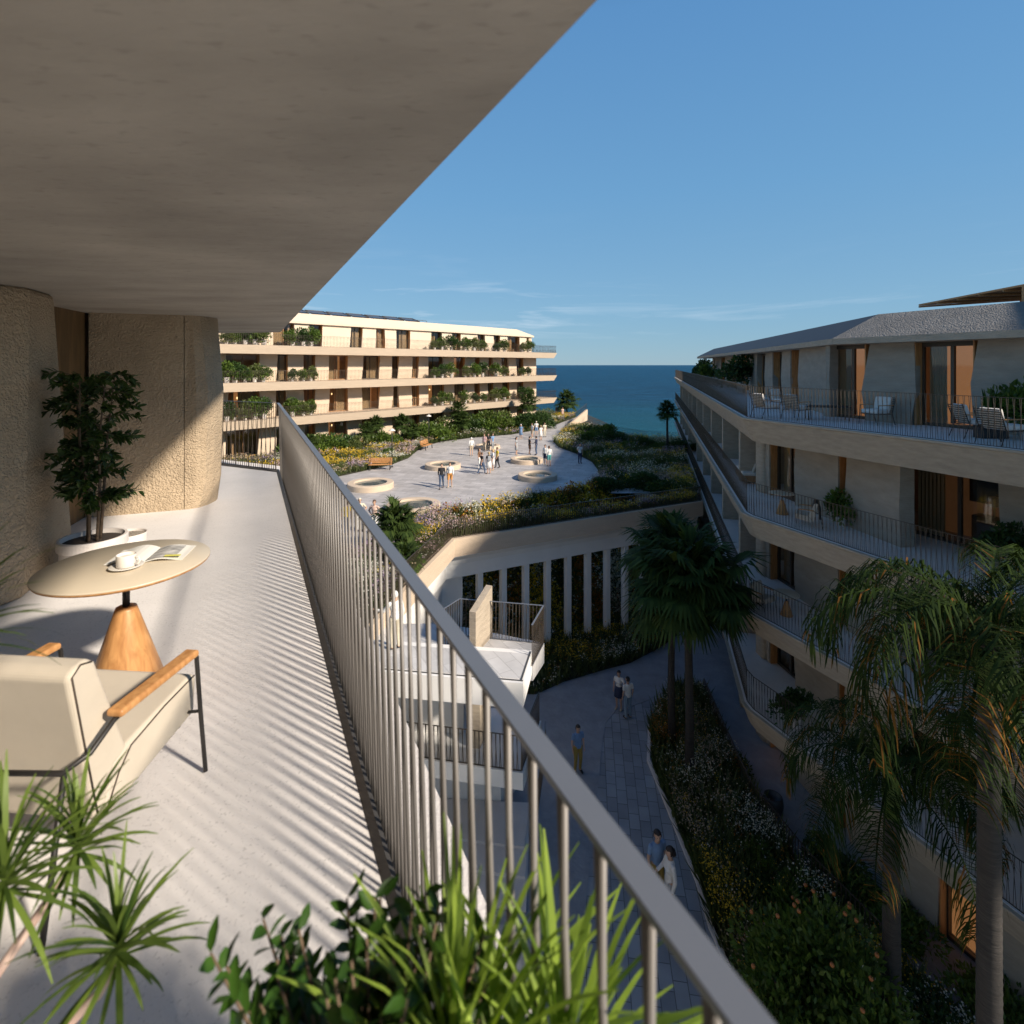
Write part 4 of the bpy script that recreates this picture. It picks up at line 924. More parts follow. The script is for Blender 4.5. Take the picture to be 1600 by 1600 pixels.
def meadow(name, polys, zf, count, seed, hmin=.2, hmax=.5, types=('y', 'w', 'l', 'g', 'd', 'p'), weights=None, patch=1.6, avoid=None, fsize=.05, blades=8, label=None, cat='flower bed', fl=6, bushy=0):
    rg = np.random.default_rng(seed); allv = np.array([p for q in polys for p in q]); lo = allv.min(0); hi = allv.max(0)
    X = []; Y = []; tot = 0
    while tot < count:
        x = rg.uniform(lo[0], hi[0], count*3); y = rg.uniform(lo[1], hi[1], count*3); k = np.zeros(len(x), bool)
        for q in polys: k |= inside_np(x, y, q)
        for q in (avoid or []): k &= ~inside_np(x, y, q)
        X.append(x[k]); Y.append(y[k]); tot += k.sum()
        if not k.any(): break
    X = np.concatenate(X)[:count]; Y = np.concatenate(Y)[:count]; T = len(X)
    z = np.array([zf(a, b) for a, b in zip(X, Y)]) if callable(zf) else np.full(T, float(zf))
    area = (hi[0]-lo[0])*(hi[1]-lo[1]); nc = max(6, int(area/(patch**2))); cx = rg.uniform(lo[0], hi[0], nc); cy = rg.uniform(lo[1], hi[1], nc)
    ct = rg.choice(len(types), nc, p=weights); hh = rg.uniform(hmin, hmax, nc)
    Xj = X+rg.normal(size=T)*.25; Yj = Y+rg.normal(size=T)*.25; near = np.empty(T, int)
    for s in range(0, T, 4000): near[s:s+4000] = ((Xj[s:s+4000, None]-cx)**2+(Yj[s:s+4000, None]-cy)**2).argmin(1)
    ty = ct[near]; sw = rg.random(T) < .18; ty[sw] = rg.choice(len(types), sw.sum()); h = hh[near]*rg.uniform(.7, 1.25, T)
    mi_of = {'y': 1, 'w': 2, 'l': 3, 'g': 0, 'd': 4, 'p': 5, 'o': 6}; tcode = np.array([mi_of[t] for t in types])[ty]
    base = np.stack([X, Y, z], 1)
    B = blades; az = rg.uniform(0, 2*np.pi, (T, B)); sp = rg.uniform(.1, .75, (T, B)); hb = h[:, None]*rg.uniform(.55, 1.05, (T, B))
    p0 = base[:, None, :]+np.stack([rg.normal(size=(T, B))*.05, rg.normal(size=(T, B))*.05, np.zeros((T, B))], 2)
    tip = p0+np.stack([np.cos(az)*sp*hb, np.sin(az)*sp*hb, hb], 2)
    wv = np.stack([-np.sin(az), np.cos(az), np.zeros((T, B))], 2)*rg.uniform(.012, .03, (T, B))[:, :, None]*(1+bushy)
    mid = p0*.5+tip*.5; V1 = np.stack([p0, mid+wv, tip, mid-wv], 2).reshape(-1, 3); n1 = T*B
    F1 = np.arange(4*n1).reshape(n1, 4); M1 = np.zeros(n1, int)
    g = np.where(tcode > 0)[0]; Tf = len(g); V2 = np.zeros((0, 3)); M2 = np.zeros(0, int); F2 = np.zeros((0, 4), int)
    if Tf:
        c = base[g][:, None, :]+np.stack([rg.normal(size=(Tf, fl))*.11, rg.normal(size=(Tf, fl))*.11, h[g][:, None]*rg.uniform(.75, 1.15, (Tf, fl))], 2); c = c.reshape(-1, 3)
        n = len(c); u = rg.normal(size=(n, 3)); u[:, 2] *= .5; u /= np.linalg.norm(u, axis=1, keepdims=True); v = rg.normal(size=(n, 3)); v[:, 2] *= .6; v = v-u*(u*v).sum(1, keepdims=True); v /= np.linalg.norm(v, axis=1, keepdims=True)
        s = fsize*rg.uniform(.5, 1.2, (n, 1)); V2 = np.stack([c-u*s*.5, c+v*s*.5, c+u*s*.5, c-v*s*.5], 1).reshape(-1, 3)
        F2 = np.arange(4*n).reshape(n, 4)+len(V1); M2 = np.repeat(tcode[g], fl)
    o = raw_mesh(name, np.concatenate([V1, V2]), np.concatenate([F1, F2]), [M_grass, M_yellow, M_whitep, M_lilac, M_dry, M_pinkp, M_orangep], np.concatenate([M1, M2]))
    o['kind'] = 'stuff'
    if label: tag(o, label, cat)
    return o

BK = [Vector(q) for q in (hp(0, 1.25), hp(hl_-.6, 1.25), hp(hl_-.6, 6.3), hp(0, 4.0))]; HOLE = [hp(.9, 1.5), hp(hl_-1, 1.5), HC, HB]
def garden_z(x, y): return bankz(x, y) if inside((x, y), HOLE) else PZ
facline = [(Lo+lu*s+li*y) for s, y in ((-16, .6), (46.5, .6), (46.5, 12), (-16, 12))]; FACP = [(p.x, p.y) for p in facline]
F_l = [Lo+lu*s+li*y for s, y in ((-12, .9), (46, .9), (46, -30), (-12, -30))]
right_poly = [at2(865, 690, PZ), at2(873, 699, PZ), at2(900, 709, PZ), at2(925, 722, PZ), at2(937, 738, PZ), at2(935, 752, PZ), at2(1093, 768, PZ), (14.0, 41.5), (18.8, 59.6), (15.3, 61), (12.4, 65.5), (11.6, 70), at2(888, 668, PZ)]
near_poly = [at2(935, 753, PZ), at2(915, 766, PZ), at2(880, 773, PZ), at2(840, 778, PZ), at2(790, 786, PZ), at2(740, 798, PZ), at2(700, 807, PZ), at2(660, 817, PZ), at2(625, 834, PZ), at2(600, 852, PZ), at2(560, 870, PZ), at2(520, 882, PZ), (-9, 15.2), (-5.1, 16.4), (-4.15, 21.4), (-3.1, 26.3), (11.6, 33.5), (14.0, 41.5)]
fl_p = [Lo+lu*s+li*.5 for s in (-2, 46)]
left_poly = [(fl_p[0].x, fl_p[0].y), (fl_p[1].x, fl_p[1].y), (8, 94), (10.5, 88), at2(905, 651, PZ), at2(870, 664, PZ), at2(838, 673, PZ), at2(800, 680, PZ), at2(740, 685, PZ), at2(690, 691, PZ), at2(664, 698, PZ), at2(650, 707, PZ), at2(638, 717, PZ), at2(610, 728, PZ), at2(560, 739, PZ), at2(505, 751, PZ), at2(440, 763, PZ)]
meadow('flower_bed', [left_poly], PZ, 9500, 1, .3, .75, types=('y', 'w', 'l', 'g', 'd', 'p'), weights=(.16, .16, .16, .32, .1, .1), patch=1.9, avoid=[PAVE], fsize=.105, label='flower meadow of yellow, white and lilac blooms between the sunlit facade and the plaza')
meadow('flower_bed', [near_poly], PZ, 5200, 2, .3, .85, types=('y', 'w', 'l', 'g', 'd', 'p'), weights=(.22, .10, .16, .22, .15, .15), patch=1.5, avoid=[PAVE, [hp(.9, 1.45), hp(hl_-1, 1.45), HC, HB]], fsize=.08, label='flower meadow of pink, yellow and dry stems along the parapet edge of the plaza', fl=8)
meadow('flower_bed', [right_poly], PZ, 6000, 3, .3, .85, types=('y', 'w', 'l', 'g', 'd'), weights=(.15, .20, .10, .35, .2), patch=1.9, avoid=[PAVE], fsize=.085, label='shaded flower meadow right of the plaza, running to the shore')
meadow('flower_bed', [STRIP], GR, 5200, 4, .3, .9, types=('o', 'w', 'y', 'g', 'd'), weights=(.10, .14, .14, .44, .18), patch=1.0, fsize=.05, label='dark flower border beside the slab path below the right-hand building', fl=7, bushy=1)
meadow('flower_bed', [FOOT], GR, 3000, 5, .3, .9, types=('y', 'w', 'g', 'o'), weights=(.25, .25, .35, .15), patch=1.2, fsize=.07, label='flower border at the foot of the pale columns', bushy=1)
meadow('flower_bank', [[(p.x, p.y) for p in BK]], bankz, 12000, 6, .3, .8, types=('o', 'y', 'g', 'd', 'w'), weights=(.12, .34, .24, .12, .18), patch=1.2, fsize=.13, label='rising bank of yellow, white and orange flowers seen behind the columns', cat='flower bank', bushy=1)

BUSH = {}
def bush_proto(kind):
    m, sd, leaf, shape, nn = {'dark': (M_leafdark, 11, .13, (1, 1, .8), 2600), 'mid': (M_leafmid, 12, .12, (1.05, .95, .85), 2600), 'olive': (M_leafolive, 13, .09, (1, 1, .9), 2600), 'low': (M_leafmid, 14, .12, (1.15, 1.1, .55), 2200), 'dark2': (M_leafdark, 15, .11, (.95, 1.1, .9), 2600)}[kind]
    return bush_mesh('shrub', m, sd, n=nn, leaf=leaf, shape=shape, lobes=11)
def bush(kind, p, r, label, group, rz=None):
    if kind not in BUSH:
        o = bush_proto(kind); BUSH[kind] = o
    else: o = BUSH[kind].copy(); C.objects.link(o)
    o.location = (p[0], p[1], p[2]-.04); o.scale = (r, r, r*random.uniform(.9, 1.1)); o.rotation_euler = (0, 0, rz if rz is not None else random.uniform(0, 6.28))
    return tag(o, label, 'shrub', group)
ORD = ['first', 'second', 'third', 'fourth', 'fifth', 'sixth', 'seventh', 'eighth', 'ninth', 'tenth', 'eleventh', 'twelfth', 'thirteenth', 'fourteenth', 'fifteenth', 'sixteenth', 'seventeenth', 'eighteenth', 'nineteenth', 'twentieth']
def fp(x, y, z=PZ):         # a point y metres behind (negative: in front of) the sunlit building's ledge line
    q = Lo+lu*sX(x, y)+li*y; return (q.x, q.y, z)
FB = [(470, -1.0, 1.5, 'mid'), (503, -1.6, 1.55, 'mid'), (535, -1.4, 1.5, 'dark'), (558, -2.2, 1.3, 'olive'), (600, -1.3, 1.4, 'mid'), (612, -2.5, 1.1, 'low'), (655, -1.2, 1.6, 'mid'), (680, -2.0, 1.9, 'mid'), (700, -1.4, 1.7, 'olive'), (742, -1.2, 1.7, 'dark'), (765, -1.6, 2.0, 'mid'), (783, -2.2, 1.8, 'olive'), (800, -1.0, 1.6, 'dark'), (818, -3.0, 1.9, 'dark2'), (838, -3.2, 2.0, 'dark'), (852, -1.5, 1.6, 'olive')]
kn = {'mid': 'leafy mid-green', 'dark': 'dense dark green', 'olive': 'olive-green', 'low': 'low spreading green', 'dark2': 'dense deep green'}
for i, (x, y, r, k) in enumerate(FB): bush(k, fp(x, y), r*1.55, '%s shrub at the foot of the sunlit facade, %s from the left' % (kn[k], ORD[i]), 'shrubs at the foot of the sunlit facade')
RG = [(903, 676, 1.5, 'olive'), (918, 690, 1.7, 'mid'), (926, 681, 1.9, 'dark'), (944, 684, 2.0, 'mid'), (962, 694, 1.9, 'dark'), (985, 700, 1.3, 'low'), (1008, 701, 1.4, 'dark2'), (1028, 703, 1.3, 'low'), (1058, 706, 1.5, 'dark'), (1078, 703, 1.2, 'olive'), (893, 700, 1.0, 'olive'), (960, 722, 1.2, 'low'), (1000, 735, 1.1, 'olive'), (1040, 728, 1.2, 'low'), (945, 765, 1.5, 'dark2'), (965, 757, 1.1, 'dark'), (905, 780, 1.1, 'dark'), (1004, 763, 1.7, 'dark2'), (1032, 773, 1.3, 'dark'), (1062, 772, 1.2, 'olive')]
RG.sort()
for i, (x, y, r, k) in enumerate(RG): q_ = at(x, y, PZ); bush(k, (q_.x, q_.y, garden_z(q_.x, q_.y)), r, '%s shrub in the garden right of the plaza, %s from the left' % (kn[k], ORD[i]), 'shrubs in the garden right of the plaza')
NG = [(660, 862, .95, 'mid'), (684, 842, .8, 'mid'), (628, 892, .8, 'mid'), (600, 925, .8, 'dark'), (578, 955, .9, 'dark2'), (716, 826, .7, 'dark2'), (560, 905, 1.0, 'dark')]
NG.sort()
for i, (x, y, r, k) in enumerate(NG): bush(k, at(x, y, PZ), r, '%s shrub in the near corner bed behind the railing, %s from the left' % (kn[k], ORD[i]), 'shrubs in the near corner bed')
SG = [(1290, 1368, 1.0, 'dark2'), (1335, 1408, 1.2, 'dark'), (1385, 1462, 1.3, 'mid'), (1250, 1440, 1.1, 'mid'), (1555, 1610, 1.2, 'mid'), (1440, 1620, 1.2, 'dark2'), (1062, 1100, .8, 'dark'), (1102, 1160, .9, 'dark2'), (1130, 1215, 1.0, 'dark'), (1165, 1290, 1.0, 'dark2'), (1180, 1360, .9, 'mid'), (1215, 1420, .9, 'dark'), (1075, 1130, .7, 'mid')]
SG.sort(key=lambda q: q[1])
for i, (x, y, r, k) in enumerate(SG): bush(k, at(x, y, GR), r, '%s shrub in the border by the slab path, %s from the far end' % (kn[k], ORD[i]), 'shrubs in the border by the slab path')

MG = [(530, 735, .8, 'olive'), (556, 724, .9, 'mid'), (575, 714, .9, 'olive'), (605, 712, .9, 'mid'), (632, 702, .9, 'olive'), (645, 697, .8, 'dark'), (690, 686, .8, 'olive'), (725, 679, .9, 'mid'), (760, 674, .9, 'olive'), (795, 671, .8, 'mid'), (822, 669, .8, 'olive'), (860, 660, .8, 'mid'), (885, 649, .8, 'olive')]
for i, (x, y, r, k) in enumerate(MG): bush(k, at(x, y, PZ), r, '%s small shrub within the sunny flower meadow, %s from the left' % (kn[k], ORD[i]), 'small shrubs in the sunny flower meadow')
EG = [(745, 812, .6, 'olive'), (790, 803, .6, 'mid'), (828, 797, .7, 'olive'), (862, 790, .7, 'dark'), (900, 797, .6, 'olive'), (940, 788, .7, 'dark2'), (980, 780, .7, 'olive'), (838, 782, .6, 'dark2'), (770, 792, .45, 'olive')]
EG.sort()
for i, (x, y, r, k) in enumerate(EG): q_ = at(x, y, PZ); bush(k, (q_.x, q_.y, garden_z(q_.x, q_.y)), r, '%s shrub in the bed above the columns, %s from the left' % (kn[k], ORD[i]), 'shrubs in the bed above the columns')
# palms
FAN = {}
def fan_palm(p, h, r, label, group=None, key='a', tr=.12, rz=0.):
    t = empty('fan_palm', label, 'palm', p, rz, group)
    if key not in FAN: FAN[key] = fan_crown('crown', M_leafpalm, 31 if key == 'a' else 37, n=46 if key == 'a' else 54, R_=1.0, parent=t, seg=24 if key == 'a' else 30); c = FAN[key]
    else: c = FAN[key].copy(); C.objects.link(c); c.parent = t
    c.scale = (r, r, r); c.location = (0, 0, h)
    MB().tube([(0, 0, -.05), (.03, .02, h*.35), (-.02, .03, h*.7), (0, 0, h+.05*r)], [tr*1.2, tr, tr*.95, tr*1.1], 10).build('trunk', M_palmbark, t, smooth=True)
    return t
for i, (x, y, h, r) in enumerate([(572, -2.4, 1.9, 1.25), (588, -1.4, 2.5, 1.2), (629, -1.8, 2.3, 1.45), (645, -2.8, 1.6, 1.1), (716, -1.5, 3.2, 1.5), (722, -2.9, 2.0, 1.5), (825, -2.6, 3.5, 1.9), (484, -2.6, 1.4, 1.1)]):
    fan_palm(fp(x, y), h, r, 'small fan palm before the sunlit facade, ' + ['just right of the nearer bench', 'taller of the pair above the nearer bench', 'beside the nearer street lamp', 'low one behind the nearer street lamp', 'tall one right of the farther street lamp', 'squat one under the tall palm', 'near the far end of the building', 'leftmost, by the balcony corner'][i], 'small fan palms along the sunlit facade', rz=i)
fan_palm(tuple(at(618, 868, PZ)), 1.5, 1.35, 'bushy sunlit fan palm standing behind the near railing by the fountain', key='b', rz=.5)
fan_palm(tuple(at(633, 897, PZ)), .6, 1.0, 'low fan palm at the parapet corner below the bushy one', key='b', rz=2)
fan_palm(tuple(at(1043, 706, PZ)), 4.1, 1.45, 'slim fan palm by the shore against the sea', rz=1)
fan_palm((9.3, 90, PZ), 2.6, 2.6, 'dark broad palm beyond the end of the sunlit building', rz=1)
fan_palm(tuple(at(1077, 1225, GR)), 7.6, 2.65, 'tall fan palm with pale trunk standing in the sunken border', key='b', tr=.155, rz=.3)
fan_palm(tuple(at(1050, 1172, GR)), 8.0, 2.3, 'tall fan palm with darker trunk just behind the pale-trunked one', key='b', tr=.14, rz=2.2)

QU = {}
def queen(p, h, r, tr, label, seed, lean=(0, 0), n=21):
    t = empty('feather_palm', label, 'palm', p, 0, 'feather palms before the shaded building')
    feather_crown('crown', M_leafqueen, seed, n=n, R_=r, parent=t).location = (lean[0], lean[1], h)
    k = int(h/.07); MB().tube([(lean[0]*(i/k)**1.5, lean[1]*(i/k)**1.5, -.1+(h+.2)*i/k) for i in range(k+1)], [tr*(1.25-.35*i/k)*(1.0 if i % 2 else .955) for i in range(k+1)], 14).build('trunk', M_palmbark, t, smooth=True)
    cs = MB(); cs.tube([(lean[0], lean[1], h-.9), (lean[0], lean[1], h-.2), (lean[0], lean[1], h+.2)], [tr*.9, tr*1.15, tr*.6], 12); cs.build('crown_shaft', M_leafmid, t, smooth=True)
queen((7.50, 8.35, GR), 11.15, 3.3, .155, 'largest feather palm at the right edge with thick ringed trunk', 41, n=24)
queen((8.0, 11.2, GR), 6.9, 2.9, .16, 'shorter feather palm left of the thick-trunked one', 42)
queen((9.5, 9.2, GR), 9.3, 2.7, .17, 'feather palm in the lower right corner close to the building', 43, n=18)

# orange tree
ot = empty('orange_tree', 'bushy orange tree with ripe fruit at the bottom right beside the path', 'tree', (6.6, 11.1, GR))
rgo = np.random.default_rng(5)
MB().tube([(0, 0, 0), (.05, 0, .7), (0, .05, 1.5)], [.13, .10, .09], 10).build('trunk', M_bark, ot, smooth=True)
mbz = MB()
for a in range(6): mbz.tube([(0, .03, 1.3), (.5*math.cos(a), .5*math.sin(a), 1.9), (1.1*math.cos(a), 1.1*math.sin(a), 2.6)], [.06, .045, .02], 6)
mbz.build('limbs', M_bark, ot, smooth=True)
cwn = bush_mesh('crown', M_leafmid, 51, n=11000, leaf=.072, lw=.48, lobes=24, shape=(1, 1, .85), parent=ot); cwn.scale = (2.3, 2.3, 2.5); cwn.location = (0, 0, 1.45)
fm = MB(); fm.sphere((0, 0, 0), .042, 10, 8); f0 = fm.build('orange', M_orange, ot, smooth=True)
for i in range(34):
    a = rgo.uniform(0, 6.28); e_ = rgo.uniform(-.2, 1.3); f = f0 if i == 0 else f0.copy()
    if i: C.objects.link(f)
    f.location = (1.75*math.cos(a)*math.cos(e_), 1.75*math.sin(a)*math.cos(e_), 2.3+1.75*math.sin(e_))

# potted shrubs on the sunlit building's balconies
def potted(label, group, loc, sc=1., kind='mid', rz=0.):
    key = 'pot_'+kind
    if key not in QU:
        t = empty('potted_shrub', label, 'potted plant', loc, rz, group, sc)
        MB().lathe([(.10, 0), (.15, .01), (.18, .30), (.19, .32), (.19, .36), (.16, .36), (.15, .34), (0, .33)], seg=20).build('pot', M_pot, t, smooth=False)
        b = bush_mesh('foliage', {'mid': M_leafmid, 'dark': M_leafdark, 'olive': M_leafolive}[kind], 60+len(kind), n=1500, leaf=.16, lobes=9, shape=(.85, .80, 1.08), parent=t); b.location = (0, 0, .26)
        MB().tube([(0, 0, .3), (.04, 0, .9)], .02, 6).build('stem', M_bark, t); QU[key] = t; return t
    return copy_tree(QU[key], loc, rz, sc, label, group)
ppx = [354, 368, 383, 399, 412, 458, 474, 487, 679, 692, 705, 728, 741, 755, 775, 789, 816, 827]
lname = {3: 'top', 2: 'middle', 1: 'lowest'}
kinds = ['mid', 'dark', 'mid', 'olive']
for lv in (1, 2, 3):
    for i, x in enumerate(ppx):
        s = sX(x, .75); q = Lo+lu*s+li*(.75+.15*(i % 2))
        potted('shrub in white pot on the %s balcony of the sunlit building, %s from the left' % (lname[lv], ORD[i]), 'potted shrubs along the sunlit balconies', (q.x, q.y, PZ+lev[lv]), 1.05*random.uniform(.72, 1.28)*(1.1 if x < 500 else 1), kinds[(i*7+lv) % 4], rz=i*1.3+lv)

# ================================================================== OBJECTS ON THE PLAZA
def fountain(p, r, label):
    if 'ft' not in QU:
        t = empty('fountain_basin', label, 'fountain', p, 0, 'round basins set in the plaza', r)
        MB().lathe([(1.0, 0), (1.0, .23), (.98, .25), (.72, .25), (.70, .23), (.70, .0)], seg=64).build('stone_ring', M_cream, t)
        MB().lathe([(.705, .17), (0, .17)], seg=64).build('water', M_water, t, fix=False)
        MB().lathe([(.685, .05), (0, .05)], seg=48).build('basin_floor', M_cream, t, fix=False); QU['ft'] = t; return t
    return copy_tree(QU['ft'], p, 0, r, label, 'round basins set in the plaza')
for (x, y, r, l) in [(692, 731, 1.5, 'round stone basin behind the man in black and the man in orange shorts'), (823, 722, 1.45, 'round stone basin beside the handshaking pair'), (840, 748, 1.5, 'round stone basin at the edge of the shadow, nearest the right-hand garden'), (579, 762, 1.6, 'round stone basin in full sun, leftmost by the railing'), (646, 797, 1.6, 'round stone basin beside the bushy fan palm, nearest to us'), (762, 700, 1.3, 'small round stone basin behind the middle crowd')]:
    fountain(tuple(at(x, y, PZ)), r, l)
def bench(p, rz, label):
    if 'bn' not in QU:
        t = empty('park_bench', label, 'bench', p, rz, 'wooden slatted benches by the flower bed'); s = MB()
        for i in range(5): s.box((0, -.2+.1*i, .44), (1.9, .08, .04))
        s.build('seat', M_wood, t, bevel=.006, bseg=1); s = MB()
        for i in range(4): s.box((0, .27+.03*i, .56+.11*i), (1.9, .035, .09))
        s.build('backrest', M_wood, t, bevel=.006, bseg=1)
        for sx in (-.8, .8):
            for (a, b) in (((sx, -.2, .42), (sx, -.24, 0)), ((sx, .22, .42), (sx, .30, 0))): MB().beam(a, b, .06, .06).build('leg', M_black, t)
            MB().tube([(sx, -.24, .44), (sx, -.24, .64), (sx, .25, .66)], .02, 6).build('armrest', M_black, t)
            MB().beam((sx, .24, .42), (sx, .37, .93), .05, .04).build('back_support', M_black, t)
        QU['bn'] = t; return t
    return copy_tree(QU['bn'], p, rz, None, label, 'wooden slatted benches by the flower bed')
bench(tuple(at(594, 734, PZ)), R(8), 'wooden slatted bench nearer to us in front of the flower bed')
bench(tuple(at(667, 702, PZ)), R(75), 'wooden slatted bench farther away, turned sideways by the farther street lamp')
def lamp(p, label):
    if 'lp' not in QU:
        t = empty('street_lamp', label, 'street lamp', p, 0, 'slim street lamps with white dish shades')
        MB().tube([(0, 0, 0), (0, 0, 3.2)], .035, 10).build('pole', M_black, t, smooth=True)
        MB().lathe([(.30, 3.10), (.28, 3.13), (.12, 3.25), (.03, 3.30), (0, 3.30)], seg=28).build('lamp_shade', M_ceram, t, smooth=True)
        MB().lathe([(.10, 0), (.10, .05), (.05, .07)], seg=16).build('base', M_black, t); QU['lp'] = t; return t
    return copy_tree(QU['lp'], p, 0, None, label, 'slim street lamps with white dish shades')
lamp(tuple(at(612.5, 730, PZ)), 'slim street lamp with white dish shade, right of the nearer bench')
lamp(tuple(at(670, 695, PZ)), 'slim street lamp with white dish shade, by the farther bench')
# wedge wall by the far path
wg = empty('wedge_wall', 'cream wedge-shaped wall rising toward the sea at the far end of the plaza path', 'wall', (7.0, 71.5, PZ))
a = Vector((0, 0, 0)); b = Vector((4.6, 12, 0)); n = Vector((.93, -.36, 0))*.3
MB().add([a, a+n, b+n, b, a+Vector((0, 0, .25)), a+n+Vector((0, 0, .25)), b+n+Vector((0, 0, 1.7)), b+Vector((0, 0, 1.7))], [(0, 1, 2, 3), (7, 6, 5, 4), (0, 4, 5, 1), (1, 5, 6, 2), (2, 6, 7, 3), (3, 7, 4, 0)]).build('wall_body', M_cream, wg)
rr = MB()
for i in range(40):
    p = a.lerp(b, i/39)+n*.5+Vector((0, 0, .25+1.45*i/39)); rr.beam(p, p+Vector((0, 0, .9)), .02, .02)
rr.beam(a+n*.5+Vector((0, 0, 1.15)), b+n*.5+Vector((0, 0, 2.6)), .05, .04); rr.build('railing', M_bronze, wg)
# shore railing
sr = empty('shore_railing', 'thin dark railing along the shore in front of the sea', 'railing', (15.5, 61, PZ))
railing('rail_run', [(3.2, -1.3), (0, 0), (-2.8, 4.3), (-4.0, 20)], 0, 1.1, sr, sp=.16, mt=M_bronze, mb=M_bronze, w=.04, r=.008)

# ================================================================== RIGHT-HAND BALCONY FURNITURE
def terrace_chair(p, rz, label, group='slatted armchairs on the top terrace'):
    if 'tc' not in QU:
        t = empty('terrace_armchair', label, 'chair', p, rz, group)
        MB().box((0, .02, .42), (.56, .56, .13)).build('seat_cushion', M_fabricw, t, bevel=.045, bseg=3)
        MB().beam((0, -.27, .44), (0, -.40, .86), .50, .12, up=(0, 1, 0)).build('back_cushion', M_fabricw, t, bevel=.04, bseg=3)
        s = MB()
        for i in range(9): z = .40+.055*i; s.box((0, -.345-.017*i, z), (.58, .012, .022))
        s.build('backrest_slats', M_black, t)
        for sx in (-.30, .30):
            MB().tube([(sx, .33, 0), (sx, .28, .60)], .012, 6).build('leg', M_black, t); MB().tube([(sx, -.45, 0), (sx, -.32, .36), (sx, -.50, .90)], .012, 6).build('leg', M_black, t)
            MB().box((sx, -.05, .615), (.05, .68, .025)).build('armrest', M_wood, t, bevel=.008, bseg=1)
        MB().tube([(-.30, .29, .34), (.30, .29, .34), (.30, -.33, .34), (-.30, -.33, .34), (-.30, .29, .34)], .012, 6).build('frame', M_black, t)
        QU['tc'] = t; return t
    return copy_tree(QU['tc'], p, rz, None, label, group)
terrace_chair(tuple(at(1198, 652, L1+.015)), R(-75), 'white-cushioned slatted armchair, leftmost on the shaded top terrace')
terrace_chair(tuple(at(1245, 655, L1+.015)), R(-60), 'white-cushioned slatted armchair turned to the low dark table on the top terrace')
terrace_chair(tuple(at(1368, 663, L1+.015)), R(110), 'white-cushioned slatted armchair facing left, alone right of the low dark table')
terrace_chair(tuple(at(1335, 645, L1+.015)), R(80), 'white-cushioned armchair near the wall, behind the left-facing one')
terrace_chair(tuple(at(1525, 684, L1+.015)), R(-100), 'white-cushioned armchair half hidden behind the right-edge armchair')
terrace_chair(tuple(at(1568, 694, L1+.015)), R(-80), 'white-cushioned slatted armchair at the right edge of the top terrace')
terrace_chair(tuple(at(1222, 641, L1+.015)), R(-160), 'white-cushioned armchair at the back left of the top terrace')
lt = empty('low_table', 'low dark table between the armchairs of the top terrace', 'table', tuple(at(1292, 656, L1+.015)), R(-20))
MB().box((0, 0, .46), (1.3, .7, .04)).build('tabletop', M_black, lt)
for sx in (-.6, .6):
    for sy in (-.3, .3): MB().tube([(sx, sy, 0), (sx, sy, .45)], .015, 6).build('leg', M_black, lt)
potted('round dark shrub in pot on the top terrace where the roof changes slope', 'plants on the shaded balconies', (15.3, 35.5, L1), 1.75, 'dark')
potted('dark shrub in pot at the far tip of the shaded top terrace', 'plants on the shaded balconies', (19.7, 55, L1), 1.7, 'dark', 1)
potted('dark shrub in pot, second from the far tip of the shaded top terrace', 'plants on the shaded balconies', (18.6, 50, L1), 1.5, 'mid', 2)
potted('leafy shrub in white pot at the right edge of the top terrace', 'plants on the shaded balconies', (13.0, 13.4, L1), 1.05, 'mid', 2)
sp_ = empty('snake_plant', 'upright snake plant in a trough on the top terrace by the right edge', 'potted plant', (12.35, 13.7, L1))
MB().box((0, 0, .18), (.7, .28, .36)).build('trough', M_darkpot, sp_, bevel=.02)
rosette('blades', M_leafgloss, 71, n=26, ln=.85, wd=.07, parent=sp_, el_rng=(90, 74), droop=.05).location = (0, 0, .34)
pots = [(1314, 822, L2, .85, 'mid', 'bamboo-like shrub in white pot beside the timber strip on the second balcony'), (1243, 1135, L4, .9, 'dark', 'bushy shrub in pot on the lowest balcony behind the rods'), (1180, 705, L2, 1.2, 'dark', 'dark shrub behind the corner sofa'), (1575, 890, L2, .85, 'dark', 'broad-leaved shrub beside the large second-balcony window')]
for x, y, z, s, k, l in pots: potted(l, 'plants on the shaded balconies', tuple(at(x, y, z)), s, k)
bp = empty('black_pot', 'plain black pot standing on the ground patio of the shaded building', 'pot', tuple(at(1208, 1272, GR)))
MB().lathe([(.20, 0), (.30, .1), (.34, .40), (.30, .62), (.28, .64), (.25, .64), (.26, .5), (0, .5)], seg=32).build('pot_body', M_darkpot, bp, smooth=True)
pr = empty('patio_railing', 'dark rod railing between the flower border and the ground patio', 'railing', tuple(at(1170, 1262, GR)))
q0 = at(1170, 1262, GR); railing('rail_run', [tuple((at(x, y, GR)-q0)[:2]) for x, y in ((1100, 1095), (1172, 1266), (1262, 1384), (1400, 1530))], 0, 1.05, pr, sp=.13, mt=M_bronze, mb=M_bronze, w=.04, r=.008)
sf = empty('corner_sofa', 'cream sofa with loose cushions on the second balcony corner', 'sofa', (10.95, 24.6, L2+.015), R(-105))
MB().box((0, 0, .22), (1.9, .85, .26)).build('base', M_woodflat, sf, bevel=.02)
MB().box((0, 0, .42), (1.85, .8, .16)).build('seat_cushion', M_fabricw, sf, bevel=.05, bseg=3)
MB().box((0, .36, .68), (1.85, .16, .42)).build('backrest', M_fabricw, sf, bevel=.05, bseg=3)
